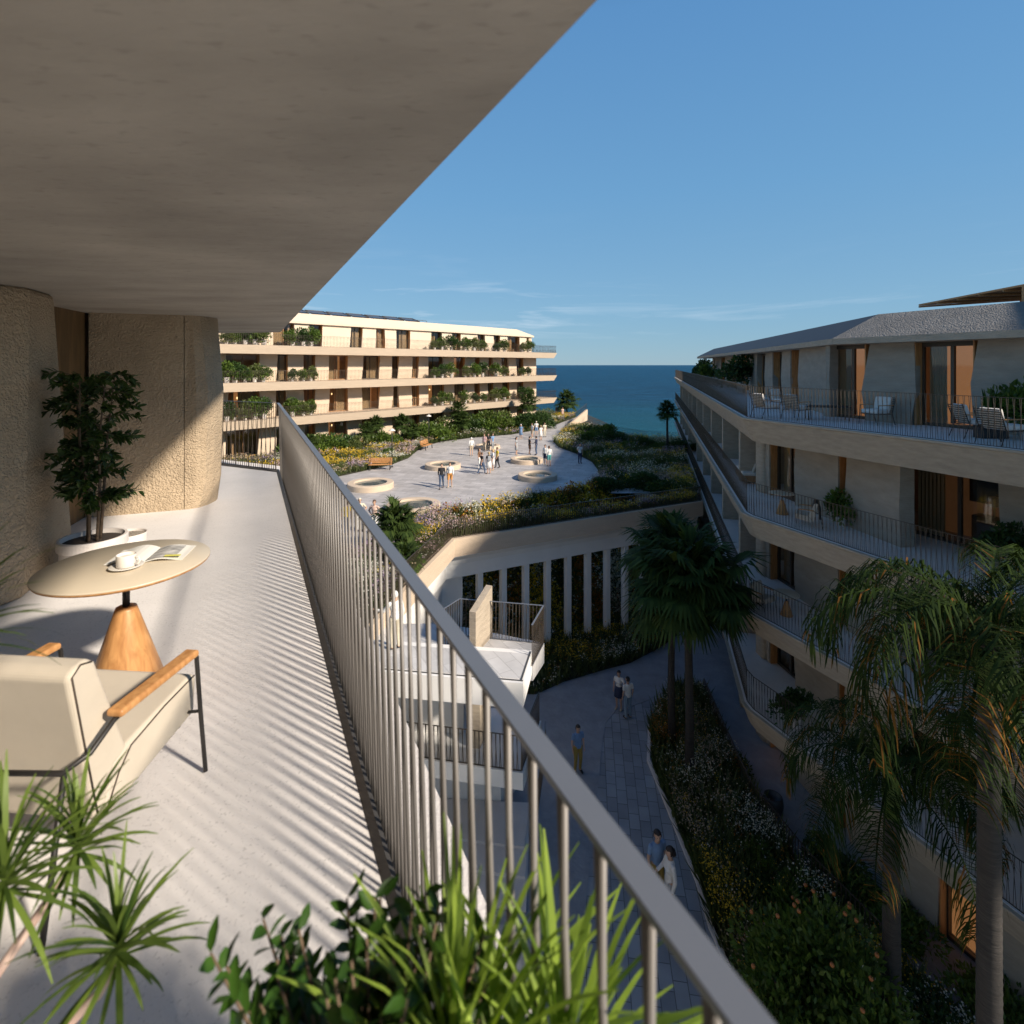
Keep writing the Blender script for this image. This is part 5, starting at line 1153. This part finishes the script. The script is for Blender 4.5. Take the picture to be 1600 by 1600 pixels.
for i, (x, a) in enumerate([(-.6, .2), (-.15, -.3), (.35, .15), (.7, -.2)]):
    c = MB().box((0, 0, 0), (.46, .14, .42)).build('loose_cushion', M_fabric, sf, bevel=.06, bseg=3); c.location = (x, .16, .68); c.rotation_euler = (R(-20), 0, a)

# ================================================================== NEAR BALCONY FURNITURE
def cone_table(p, label, sc=1.):
    t = empty('pedestal_table', label, 'table', p, 0, None, sc)
    MB().lathe([(0, .722), (.40, .722), (.418, .730), (.4235, .738), (.4235, .742)], seg=96).build('top_edge', M_wood, t, smooth=True)
    MB().lathe([(.4235, .7415), (.4245, .746), (.420, .750), (0, .750)], seg=96).build('tabletop', M_tabletop, t, smooth=False)
    MB().tube([(0, 0, .48), (0, 0, .722)], .0185, 20).build('post', M_black, t, smooth=True)
    MB().lathe([(.203, 0), (.206, .006), (.056, .485), (.052, .497), (.020, .50)], seg=56).build('cone_base', M_wood, t, smooth=False)
    for k in t.children: pass
    return t
TB = (-2.237, 3.08, FL+.001)
tb = cone_table(TB, 'round cream table on an orange-brown wooden cone, in the near balcony')
for c in tb.children:
    if c.name.startswith('cone_base') or c.name.startswith('tabletop'):
        c.data.polygons.foreach_set('use_smooth', [len(p.vertices) == 4 for p in c.data.polygons])
def table_copy(p, label):
    r = copy_tree(tb, p, 0, 1, label); return r
table_copy(tuple(at(1222, 803, L2+.015)), 'round pedestal table on the second balcony of the shaded building')
table_copy(tuple(at(1229, 961, L3+.015)), 'round pedestal table on the third balcony, beside a cream armchair')
tag(tb, group='round tables on wooden cones')
# cup and saucer
cp = empty('coffee_cup', 'white coffee cup on a saucer, on the near round table', 'cup', (TB[0]+.055, TB[1]-.075, TB[2]+.751))
MB().lathe([(0, .002), (.045, .002), (.05, .004), (.082, .012), (.084, .014), (.082, .0155), (.05, .008), (0, .007)], seg=48).build('saucer', M_ceram, cp, smooth=True)
MB().lathe([(0, .009), (.042, .009), (.047, .014), (.049, .075), (.0485, .077), (.0455, .076), (.044, .02), (0, .018)], seg=48).build('cup_body', M_ceram, cp, smooth=True)
MB().tube([(.047, 0, .062), (.072, 0, .06), (.078, 0, .042), (.068, 0, .024), (.046, 0, .022)], .0045, 8).build('handle', M_ceram, cp, smooth=True)
MB().lathe([(.0452, .062), (0, .064)], seg=32).build('milk_foam', M_fabricw, cp, fix=False)
# open magazine
mg = empty('magazine', 'open magazine with grey photographs lying on the near round table', 'magazine', (TB[0]+.07, TB[1]+.12, TB[2]+.751), R(14))
M_print = mat('printed_page', (.10, .10, .10), .5, col2=(.62, .60, .56), vscale=14, coords='Object', stretch=(1, 2.2, 1))
M_paper = mat('plain_page', (.70, .68, .62), .6); M_yel = mat('yellow_print', (.62, .58, .12), .6)
for sgn in (-1, 1):
    vs = []; K = 8
    for i in range(K+1):
        u = i/K; x = sgn*.20*u; z = .003+.020*math.sin(math.pi*min(1, u*1.1))*(1 if sgn > 0 else 1.5)*(1-u*.5)
        vs += [(x, -.125, z), (x, .125, z)]
    o = MB().add(vs, [(2*i, 2*i+2, 2*i+3, 2*i+1) for i in range(K)]).build('page', M_paper, mg, fix=False); sm = o.modifiers.new('t', 'SOLIDIFY'); sm.thickness = .003
    vv = [(v[0], v[1]*.86, v[2]+.0022) for v in vs]
    lo_, hi_ = (0, 6) if sgn > 0 else (2, 8)
    MB().add(vv[2*lo_:2*hi_+2], [(2*i, 2*i+2, 2*i+3, 2*i+1) for i in range(hi_-lo_)]).build('photograph', M_print, o, fix=False)
MB().add([(.10, -.115, .0255), (.185, -.115, .021), (.185, -.085, .021), (.10, -.085, .0255)], [(0, 1, 2, 3)]).build('yellow_block', M_yel, mg, fix=False)

# near armchair
def armchair(p, rz, label, group=None):
    t = empty('lounge_armchair', label, 'chair', p, rz, group)
    # side outline of the upholstered seat and back in (y, z); extruded in x
    prof = [(.345, .285), (.355, .425), (.335, .455), (-.17, .395), (-.335, .800), (-.365, .825), (-.42, .820), (-.445, .790), (-.30, .180), (-.26, .165)]
    def ext(prf, hw):
        m_ = MB(); n = len(prf); vs = [(-hw, y, z) for y, z in prf]+[(hw, y, z) for y, z in prf]
        m_.add(vs, [tuple(range(n)), tuple(range(2*n-1, n-1, -1))]+[(i, n+i, n+(i+1) % n, (i+1) % n) for i in range(n)]); return m_
    seat = [(.345, .275), (.358, .43), (.335, .460), (-.06, .40), (-.14, .35), (-.155, .22), (-.12, .19)]
    back = [(-.035, .375), (-.185, .805), (-.215, .832), (-.275, .828), (-.300, .80), (-.185, .215), (-.15, .19), (-.10, .36)]
    ext(seat, .275).build('seat_cushion', M_fabric, t, bevel=.022, bseg=4)
    ext(back, .272).build('backrest', M_fabric, t, bevel=.022, bseg=4)
    for sx in (-.277, .277):
        MB().tube([(sx, .338, .448), (sx, .15, .425), (sx, -.03, .385), (sx, -.09, .32), (sx, -.15, .21)], .0032, 6).build('piping', M_piping, t, smooth=True)
        MB().tube([(sx*.985, -.205, .815), (sx*.985, -.25, .828), (sx*.985, -.285, .80), (sx*.985, -.18, .24)], .0032, 6).build('piping', M_piping, t, smooth=True)
        s = 1 if sx > 0 else -1; ax = s*.335
        MB().box((0, 0, 0), (.066, .43, .030)).build('armrest', M_wood, t, bevel=.012, bseg=4, loc=(ax, .035, .608))
        MB().tube([(ax, .20, .592), (ax, .255, .592), (ax, .272, .575), (ax, .30, .30), (ax, .335, .008)], .0095, 10).build('front_leg', M_black, t, smooth=True)
        MB().tube([(ax, -.12, .592), (ax, -.18, .585), (ax*.98, -.27, .53), (ax*.86, -.335, .505), (0, -.35, .50)], .0095, 10).build('rear_bar', M_black, t, smooth=True)
        MB().tube([(ax*.86, -.33, .50), (ax*.93, -.40, .20), (ax*.95, -.44, .008)], .0095, 10).build('rear_leg', M_black, t, smooth=True)
        MB().tube([(ax, .30, .31), (s*.27, .30, .30)], .007, 8).build('side_stub', M_black, t)
    MB().tube([(-.27, .25, .27), (.27, .25, .27)], .009, 8).build('cross_bar', M_black, t)
    return t
ac = armchair((-1.79, 2.17, FL+.001), R(-5), 'cream piped armchair with wooden armrests and black tube frame, near balcony', 'cream armchairs beside cone tables')
copy_tree(ac, tuple(at(1190, 948, L3+.015)), R(-150), 1, 'cream armchair on the third balcony of the shaded building', 'cream armchairs beside cone tables')
c2 = copy_tree(ac, tuple(at(1262, 822, L2+.015)), R(60), 1, 'cream armchair on the second balcony with a dark jacket over its back', 'cream armchairs beside cone tables')
jk = MB()
for i in range(9):
    x = -.22+.055*i; jk.tube([(x, -.14, .62), (x, -.20, .84), (x+.01, -.28, .85), (x, -.34, .55+.03*(i % 3)), (x+.01, -.36, .32+.05*(i % 2))], [.03, .034, .034, .036, .03], 8)
jo = jk.build('jacket', M_black, None, smooth=True); jo.location = c2.location; jo.rotation_euler = c2.rotation_euler
tag(jo, 'dark jacket hung over the armchair on the second balcony', 'jacket')

# potted indoor tree
pt = empty('potted_tree', 'tall dark-leaved potted tree in a white pot by the near pier', 'potted plant', (-3.80, 4.82, FL+.001))
MB().lathe([(.17, 0), (.235, .01), (.245, .25), (.262, .262), (.262, .335), (.255, .345), (.235, .345), (.228, .30), (0, .30)], seg=56).build('pot', M_pot, pt)
MB().lathe([(.229, .305), (0, .308)], seg=32).build('soil', M_soil, pt, fix=False)
rg = np.random.default_rng(9); sm = MB(); tips = []
for i, (ax_, ay) in enumerate([(-.05, .0), (.04, .03), (.0, -.05), (.05, -.02)]):
    pts = [Vector((ax_, ay, .28)), Vector((ax_*1.2+.02, ay*1.3, .75)), Vector((ax_*2.2-.02, ay*2.5, 1.2)), Vector((ax_*3.2, ay*3, 1.80))]
    sm.tube(pts, [.014, .012, .009, .004], 8)
    for k in range(22):
        u = .24+.76*k/21; f = u*3; a = min(2, int(f)); q = pts[a].lerp(pts[a+1], f-a); an = rg.uniform(0, 6.28); ln = rg.uniform(.15, .36)*(1-.45*abs(u-.45)); up = rg.uniform(.05, .5)
        e1 = q+Vector((math.cos(an)*ln*.6, math.sin(an)*ln*.6, up*ln)); e2 = q+Vector((math.cos(an)*ln, math.sin(an)*ln, up*ln*1.0-.03))
        sm.tube([q, e1, e2], [.004, .003, .0015], 5); tips.append((q, e1, e2))
sm.build('stems', M_bark, pt, smooth=True)
P = []; D = []
for q, e1, e2 in tips:
    for k in range(34):
        u = rg.uniform(.2, 1.08); b_ = q.lerp(e1, u*2) if u < .5 else e1.lerp(e2, (u-.5)*2); dr = (e2-q).normalized(); P.append(b_); sd = Vector(rg.normal(size=3)); sd -= dr*sd.dot(dr); sd.normalize(); D.append(dr*.7+sd*.75+Vector((0, 0, -.35)))
V, F = leaf6(np.array(P), np.array(D), .078, .029, rg, up=1.5); raw_mesh('foliage', V, F, M_leafficus, parent=pt)
p2 = empty('gravel_pot', 'small pale pot filled with gravel beside the potted tree', 'pot', (-3.92, 5.42, FL+.001))
MB().lathe([(.12, 0), (.155, .01), (.17, .18), (.165, .185), (.155, .18), (.150, .15)], seg=40).build('pot_body', M_pot, p2)
MB().lathe([(.152, .16), (0, .165)], seg=24).build('gravel', M_gravel, p2, fix=False)

# foreground cane plants (stems lean in from the lower left) and the two plants at the bottom centre
dr = empty('cane_plant', 'spiky green cane plant with reddish stems leaning into the lower left corner', 'potted plant', (-1.32, .95, FL+.001))
def loc(x, y, D): p = atD(x, y, D); return p-Vector((-1.32, .95, FL+.001))
MB().lathe([(.14, 0), (.19, .01), (.20, .34), (.17, .34), (.16, .30), (0, .30)], seg=40).build('pot', M_darkpot, dr)
heads = [(185, 1500, 1.12, .29, 81), (122, 1335, 1.25, .28, 82), (8, 1395, 1.10, .33, 83), (-90, 1010, 1.25, .40, 84)]
for x, y, D_, ln, sd in heads:
    h = loc(x, y, D_); MB().tube([(random.uniform(-.04, .04), random.uniform(-.04, .04), .28), h*.5+Vector((-.08, 0, .0)), h+Vector((-.035, -.01, -.06)), h], [.014, .012, .010, .010], 10).build('cane', M_redstem, dr, smooth=True)
    rosette('leaf_tuft', M_leafdrac, sd, n=58, ln=ln*.62, wd=.0105, parent=dr, el_rng=(86, -30), droop=.95).location = h
gp = empty('grass_plant', 'sunlit lime-green strap-leaved plant at the bottom centre by the railing', 'potted plant', (-.02, .84, FL+.001))
MB().lathe([(.11, 0), (.15, .01), (.17, .60), (.14, .60), (.14, .56), (0, .56)], seg=40).build('pot', M_darkpot, gp)
rosette('blades', M_leaflime, 91, n=110, ln=.37, wd=.0135, parent=gp, el_rng=(92, 10), droop=1.0).location = (-.07, 0, .66)
rosette('blades', M_leaflime, 92, n=90, ln=.34, wd=.0125, parent=gp, el_rng=(90, 5), droop=1.05).location = (.10, .02, .64)
rosette('blades', M_leaflime, 93, n=70, ln=.32, wd=.0125, parent=gp, el_rng=(90, 5), droop=1.05).location = (.02, -.08, .60)
gs = empty('glossy_shrub', 'dark glossy-leaved shrub at the bottom centre, left of the lime-green plant', 'potted plant', (-.225, .86, FL+.001))
MB().lathe([(.11, 0), (.15, .01), (.16, .36), (.13, .36), (.13, .32), (0, .32)], seg=40).build('pot', M_darkpot, gs)
rg = np.random.default_rng(19); sm = MB(); P = []; D = []
for i in range(135):
    an = rg.uniform(0, 6.28); r_ = rg.uniform(.03, .27); hh_ = rg.uniform(.74, 1.02)-r_*.5
    if i < 14: an = R(180)+rg.uniform(-.5, .5); r_ = rg.uniform(.15, .30); hh_ = rg.uniform(.70, .98)
    a = Vector((0, 0, .30)); c = Vector((math.cos(an)*r_, math.sin(an)*r_*.8, hh_)); b_ = a.lerp(c, .55)+Vector((0, 0, .07)); sm.tube([a, b_, c], [.005, .004, .002], 6)
    for k in range(24):
        u = .22+.78*k/23; q = a.lerp(b_, u*2) if u < .5 else b_.lerp(c, (u-.5)*2); t = (c-b_).normalized(); s = t.cross(Vector((0, 0, 1))).normalized()*(1 if k % 2 else -1); P.append(q); D.append(s*.9+t*.55+Vector(rg.normal(size=3))*.2)
sm.build('stems', M_bark, gs, smooth=True)
V, F = leaf6(np.array(P), np.array(D), .040, .020, rg, up=1.2); raw_mesh('foliage', V, F, M_leafgloss, parent=gs)
# ================================================================== PEOPLE
def seg_dist(P, a, b):
    a = np.array(a); b = np.array(b); ab = b-a; t = np.clip(((P-a)@ab)/(ab@ab+1e-9), 0, 1); return np.linalg.norm(P-(a+t[:, None]*ab), axis=1)
MW = {}
def solid(name, col):
    return mat('cloth_'+name, col, .9, var=.08, vscale=18, coords='Object')
CL = {'black': (.02, .02, .022), 'white': (.68, .67, .64), 'cream': (.60, .54, .42), 'navy': (.02, .03, .07), 'jeans': (.05, .08, .14), 'lightjeans': (.20, .28, .36), 'orange': (.52, .24, .06), 'beige': (.45, .37, .27), 'pink': (.55, .36, .35), 'blue': (.16, .26, .42), 'grey': (.30, .31, .32), 'brown': (.16, .08, .04), 'yellow': (.62, .45, .03), 'teal': (.10, .33, .32), 'mustard': (.32, .22, .05), 'peach': (.60, .42, .34), 'skin': (.50, .31, .22)}
def person(p, face, top, legs, label, pose='stand', bottom='trousers', hair='d', hairlen=0, sc=1., sleeves='short', arms=None, headturn=0., pack=False, fingers=True):
    """face = heading in degrees, 0 = away from us, 90 = to the left"""
    J = {}
    J['pel'] = (0, 0, .95); J['waist'] = (0, .0, 1.10); J['chest'] = (0, .0, 1.30); J['neck'] = (0, -.01, 1.46); J['head'] = (0, .01, 1.62)
    st = {'stand': .0, 'walk': .26, 'step': .12}[pose]
    for s, n in ((-1, 'L'), (1, 'R')):
        f = s*st
        J['hip'+n] = (s*.09, 0, .93); J['knee'+n] = (s*.10, f*.55+.03, .50); J['ank'+n] = (s*.105, f-.03-(.04 if f < 0 else 0), .075+(.05 if f < -.2 else 0)); J['toe'+n] = (s*.12, f+.13, .03+(.02 if f < -.2 else 0))
        J['sh'+n] = (s*.185, -.01, 1.40); J['elb'+n] = (s*.235, -.03-f*.35, 1.13); J['wr'+n] = (s*.235, .04-f*.8, .89)
    for k, v in (arms or {}).items(): J[k] = v
    mb = MB()
    def T(a, b, r0, r1, ov=.0, k=3):
        a = Vector(a); b = Vector(b); mb.tube([a.lerp(b, i/k) for i in range(k+1)], [r0+(r1-r0)*i/k for i in range(k+1)], 12); mb.sphere(a, r0, 10, 8); mb.sphere(b, r1, 10, 8)
    def E(c, r): mb.sphere(c, r, 16, 12)
    fem = hairlen > 0; sw = .88 if fem else 1
    for s, n in ((-1, 'L'), (1, 'R')):
        if not arms or 'sh'+n not in arms: J['sh'+n] = (s*.180*sw, -.01, 1.40)
        T(J['hip'+n], J['knee'+n], .088, .056); T(J['knee'+n], J['ank'+n], .055, .036); T(J['ank'+n], J['toe'+n], .042, .030)
        E((J['knee'+n][0], J['knee'+n][1]-.02, (J['knee'+n][2]+.30)/1.02-.08), (.052, .058, .12))
        T(J['sh'+n], J['elb'+n], .050, .037); T(J['elb'+n], J['wr'+n], .036, .024)
        e = Vector(J['elb'+n]); w_ = Vector(J['wr'+n]); d = (w_-e).normalized(); hnd = w_+d*.055; mb.sphere(hnd, (.024, .036, .036), 10, 8); J['hand'+n] = tuple(hnd)
    E((0, -.005, .97), (.155*(1.04 if fem else 1), .105, .12)); E((0, .0, 1.10), (.128*sw, .092, .16)); E((0, 0, 1.28), (.158*sw, .105, .17)); E((0, -.01, 1.38), (.165*sw, .082, .085))
    if fem: E((.06, .085, 1.27), (.055, .04, .055)); E((-.06, .085, 1.27), (.055, .04, .055))
    T(J['neck'], (0, .0, 1.54), .056, .052)
    hd = Vector(J['head'])
    E(hd+Vector((0, -.005, .03)), (.076, .094, .098)); E(hd+Vector((0, .02, -.035)), (.056, .066, .075))
    hs = Matrix.Rotation(headturn, 4, 'Z')
    mb.sphere(hd+(hs @ Vector((0, .098, -.008))), (.013, .022, .024), 8, 6); mb.sphere(hd+(hs @ Vector((.078, .0, 0))), (.012, .02, .03), 8, 6); mb.sphere(hd+(hs @ Vector((-.078, .0, 0))), (.012, .02, .03), 8, 6)
    tmp = mb.build('tmp', M_skin); r = tmp.modifiers.new('r', 'REMESH'); r.mode = 'VOXEL'; r.voxel_size = .0165; r.use_smooth_shade = True
    sm = tmp.modifiers.new('s', 'SMOOTH'); sm.factor = .5; sm.iterations = 3
    dg = bpy.context.evaluated_depsgraph_get(); me = bpy.data.meshes.new_from_object(tmp.evaluated_get(dg)); me.name = 'body'; bpy.data.objects.remove(tmp)
    root = empty('person', label, 'person', p, R(face), None, sc)
    n = len(me.vertices); V = np.empty(n*3, np.float32); me.vertices.foreach_get('co', V); V = V.reshape(-1, 3).astype(float)
    NR = np.empty(n*3, np.float32); me.vertices.foreach_get('normal', NR); NR = NR.reshape(-1, 3)
    F = np.array([list(q.vertices)[:4] if len(q.vertices) == 4 else list(q.vertices)+[q.vertices[-1]] for q in me.polygons])
    fin = MB()
    if fingers:
        for s, nn in ((-1, 'L'), (1, 'R')):
            w_ = Vector(J['wr'+nn]); h = Vector(J['hand'+nn]); d = (h-w_).normalized(); fw = Vector((0, 1, 0)); fw = (fw-d*fw.dot(d)).normalized(); pal = d.cross(fw)*(-s)
            for i, l in enumerate((.062, .07, .066, .052)):
                b_ = h+d*.02+fw*(.024-.016*i); m1 = b_+d*l*.5-pal*0+Vector((-s*.006, 0, 0)); e_ = b_+d*l*.9+Vector((-s*.022, 0, 0)); fin.tube([b_-d*.02, m1, e_], [.0085, .008, .0062], 6)
            b_ = w_+d*.03+fw*.024; fin.tube([b_-fw*.01, b_+fw*.022+d*.022, b_+fw*.026+d*.052], [.010, .009, .007], 6)
    allV = np.concatenate([V, np.array(fin.v)]) if fin.v else V
    F4 = np.array([f for f in fin.f if len(f) == 4])
    allF = np.concatenate([F, F4+n]) if fin.v else F
    seg = {'arm': [], 'fore': []}
    dA = np.minimum(seg_dist(V, J['shL'], J['elbL']), seg_dist(V, J['shR'], J['elbR'])); dF = np.minimum(seg_dist(V, J['elbL'], J['handL']), seg_dist(V, J['elbR'], J['handR']))
    dT = np.minimum.reduce([seg_dist(V, (0, 0, .92), (0, 0, 1.38))-.075, seg_dist(V, (-.09, 0, 1.40), (.09, 0, 1.40))-.03]); dL = np.minimum.reduce([seg_dist(V, J['hipL'], J['kneeL'])-.04, seg_dist(V, J['hipR'], J['kneeR'])-.04, seg_dist(V, J['kneeL'], J['ankL'])-.03, seg_dist(V, J['kneeR'], J['ankR'])-.03])
    dH = np.linalg.norm(V-np.array(hd), axis=1)-.06
    lab = np.argmin(np.stack([dA, dF, dT, dL, dH]), 0); z = V[:, 2]
    head = (lab == 4) | (z > 1.475); hand = (lab == 1) & (np.minimum(np.linalg.norm(V-np.array(J['handL']), axis=1), np.linalg.norm(V-np.array(J['handR']), axis=1)) < .075)
    arm = lab == 0; fore = (lab == 1) & ~hand; tor = ((lab == 2) | ((lab == 0) & False)) & (z > .93) & ~head; leg = ((lab == 3) | (lab == 2)) & (z <= 1.0)
    body = raw_mesh('body', allV, allF, M_skin, parent=root); body.data.polygons.foreach_set('use_smooth', [True]*len(body.data.polygons))
    def cloth(name, mask, off, m):
        fm = mask[F].all(1)
        if not fm.any(): return None
        Fs = F[fm]; u, inv = np.unique(Fs, return_inverse=True); inv = inv.reshape(Fs.shape)
        VV = V[u]+NR[u]*off; o = raw_mesh(name, VV, inv, m, parent=root); o.data.polygons.foreach_set('use_smooth', [True]*len(o.data.polygons)); return o
    tm = solid(top, CL[top]); 
    if top != 'skin':
        mask = tor | arm
        if sleeves == 'long': mask = mask | fore
        elif sleeves == 'none': mask = tor
        else:
            el = np.minimum(np.linalg.norm(V-np.array(J['elbL']), axis=1), np.linalg.norm(V-np.array(J['elbR']), axis=1)); mask = tor | (arm & (el > .11))
        cloth('jumper' if sleeves == 'long' else 'shirt', mask & (z < 1.475), .014, tm)
    lm = solid(legs, CL[legs])
    if bottom == 'trousers': cloth('trousers', leg & (z > .09), .012, lm)
    elif bottom == 'shorts': cloth('shorts', leg & (z > .52), .022, lm)
    elif bottom in ('skirt', 'dress'):
        zb = .50 if bottom == 'dress' else .58; pr_ = [(.155, 1.05 if bottom == 'skirt' else 1.12), (.175, .93), (.195, .80), (.215, zb), (.205, zb)]
        o = MB().lathe(pr_, seg=28).build(bottom, lm, root, smooth=True, fix=False); o.scale = (1, .72, 1); s2 = o.modifiers.new('t', 'SOLIDIFY'); s2.thickness = .008
    cloth('shoes', (z < .085), .010, solid('black', CL['black']) if bottom == 'trousers' else solid('beige', CL['beige']))
    hm = {'d': M_hair_d, 'b': M_hair_b, 'l': M_hair_l, 'w': solid('white', CL['white']), 'y': solid('cream', CL['cream'])}[hair]
    Vh = V-np.array(hd); c, s_ = math.cos(-headturn), math.sin(-headturn); hy = Vh[:, 0]*s_+Vh[:, 1]*c
    hmask = head & (z > hd.z-.04) & ((Vh[:, 2] > .055) | (hy < .015)) & (Vh[:, 2] > -.045 if hairlen else Vh[:, 2] > -.03)
    cloth('hair' if hair in 'dbl' else 'hat', hmask, .016, hm)
    if hairlen:
        hb = hd+hs @ Vector((0, -.075, 0)); MB().tube([hb+Vector((0, .01, .06)), hb+Vector((0, -.015, -.06)), hb+Vector((0, -.03, -.06-hairlen*.6)), hb+Vector((0, -.02, -.06-hairlen))], [.06, .068, .055, .02], 12, sy=.6).build('long_hair', hm, root, smooth=True)
    ey = MB()
    for sx in (-.03, .03): ey.sphere(hd+hs @ Vector((sx, .083, .012)), (.010, .007, .006), 8, 6)
    ey.build('eyes', M_eye, root, smooth=True)
    if pack:
        o = MB().box((0, 0, 0), (.27, .15, .38)).build('backpack', solid('grey', CL['grey']), root, bevel=.05, bseg=3, loc=(0, -.17, 1.24))
    return root
def A(**k): return k
hips = A(elbL=(-.36, -.08, 1.17), wrL=(-.19, .03, 1.03), elbR=(.36, -.08, 1.17), wrR=(.19, .03, 1.03))
phone = A(elbR=(.26, .05, 1.17), wrR=(.10, .17, 1.42))
shake = A(elbR=(.24, .06, 1.15), wrR=(.14, .28, 1.08))
reach = A(elbL=(-.33, .08, 1.18), wrL=(-.50, .24, 1.20))
folded = A(elbR=(.25, .05, 1.13), wrR=(.05, .20, 1.12), elbL=(-.25, .05, 1.13), wrL=(-.05, .21, 1.10))
S = PZ+.002
PP = [
 (690, 763, S, 185, 'black', 'jeans', 'man in black jumper and dark jeans walking toward us', dict(pose='walk', sleeves='long')),
 (703, 761, S, 178, 'white', 'orange', 'person in white hooded top and orange shorts walking toward us', dict(pose='step', bottom='shorts', sleeves='long', hair='b')),
 (736.5, 712, S, 20, 'white', 'beige', 'person in white shirt and beige shorts standing alone left of the crowd', dict(bottom='shorts', hair='w', sleeves='long')),
 (757, 705, S, 150, 'pink', 'beige', 'person in pink shirt at the left of the three behind the crowd', dict(hair='b')),
 (763, 704, S, 190, 'black', 'black', 'person in black at the middle of the three behind the crowd', dict(arms=folded)),
 (770, 704, S, 230, 'blue', 'grey', 'person in pale blue shirt at the right of the three behind the crowd', dict(hair='b')),
 (749, 733, S, 250, 'brown', 'white', 'brown-haired person in brown top and white trousers, left in the crowd', dict(hair='b', hairlen=.12)),
 (753, 741, S, 300, 'black', 'jeans', 'person in black top and blue jeans striding at the front of the crowd', dict(pose='walk', hair='b')),
 (764, 740, S, 10, 'black', 'white', 'woman in black top and long white skirt with grey backpack', dict(bottom='dress', pack=True, hair='l', hairlen=.15)),
 (770, 735, S, 100, 'white', 'white', 'woman in white dress inside the crowd', dict(bottom='dress', hair='l', hairlen=.1)),
 (777, 731, S, 110, 'yellow', 'black', 'person in yellow vest and black trousers at the right of the crowd', dict(pose='step', hair='b')),
 (807, 711, S, 250, 'grey', 'grey', 'woman in grey dress standing alone left of the second basin', dict(bottom='dress', hair='d', hairlen=.1)),
 (827.5, 710, S, 285, 'black', 'brown', 'person in black top and brown shorts shaking hands', dict(bottom='shorts', arms=shake)),
 (838, 711, S, 75, 'navy', 'jeans', 'man in navy jumper and jeans shaking hands', dict(sleeves='long', arms=shake, sc=1.05)),
 (852, 726, S, 150, 'white', 'navy', 'person in white shirt and navy shorts, left of the pair by the basin', dict(bottom='shorts', hair='d')),
 (858, 728.5, S, 20, 'white', 'teal', 'person in white shirt and teal shorts, right of the pair by the basin', dict(bottom='shorts', hair='b', sleeves='long')),
 (814, 686, S, 160, 'blue', 'blue', 'person in blue dress at the left of the far group', dict(bottom='dress', hair='w', hairlen=.1)),
 (831.5, 684, S, 120, 'white', 'beige', 'person in white top and beige shorts, second from left in the far group', dict(bottom='shorts', hair='b')),
 (838, 680, S, 0, 'white', 'blue', 'person in loose white top and blue shorts at the back of the far group', dict(bottom='shorts', hair='y')),
 (845, 688, S, 40, 'white', 'white', 'person in white dress at the front of the far group', dict(bottom='dress', hair='l', hairlen=.12)),
 (851, 683, S, 200, 'cream', 'cream', 'person in cream clothes at the right of the far group', dict(hair='b')),
 (906, 724, S, 195, 'white', 'navy', 'person in white shirt and navy trousers by the garden, hand raised to the face', dict(arms=phone)),
 (869.5, 650, S, 30, 'pink', 'pink', 'person in pink near the wedge wall', dict(bottom='dress', hair='w')),
 (873.5, 650, S, 30, 'white', 'white', 'person in white near the wedge wall', dict(hair='w')),
 (879, 653, S, 200, 'peach', 'peach', 'person in peach near the wedge wall, slightly apart', dict(hair='b')),
 (541, 836, S, 20, 'yellow', 'jeans', 'person in yellow vest and jeans seen through the near railing rods', dict(hair='b')),
 (562, 830, S, 200, 'cream', 'white', 'man in cream shirt and pale cap just behind the near railing', dict(hair='y', arms=hips)),
 (585, 834, S, 165, 'peach', 'white', 'man in tan shirt and white shorts with hands on hips by the fan palm', dict(hair='b', arms=hips, bottom='shorts', sleeves='long')),
 (617.5, 1014, L3+.012, 30, 'white', 'cream', 'person in white with white hat standing on the white terrace deck', dict(hair='w', sleeves='long', arms=reach, sc=1.02)),
 (903, 1206, GR+.01, 200, 'blue', 'mustard', 'man in blue tee and mustard trousers standing alone on the sunken path', dict(sc=1.03)),
 (967, 1108, GR+.01, 150, 'white', 'navy', 'woman with long black hair, white top and navy skirt gesturing', dict(bottom='skirt', hairlen=.34, arms=reach, headturn=.7)),
 (981, 1122, GR+.01, 20, 'white', 'lightjeans', 'man in white tee and pale jeans seen from behind', dict(sc=1.04, headturn=.5)),
 (1027, 1410, GR+.01, 200, 'blue', 'mustard', 'man in blue tee and mustard trousers near the bottom, beside the person in white', dict(sc=1.2, headturn=-.3)),
 (1047, 1440, GR+.01, 95, 'white', 'grey', 'person in loose white jumper near the bottom, with tied dark hair', dict(sc=1.2, sleeves='long', hairlen=.05, arms=shake)),
]
for x, y, z, fc_, tp_, lg_, lb_, kw in PP:
    person(tuple(at(x, y, z)), fc_, tp_, lg_, lb_, **kw)
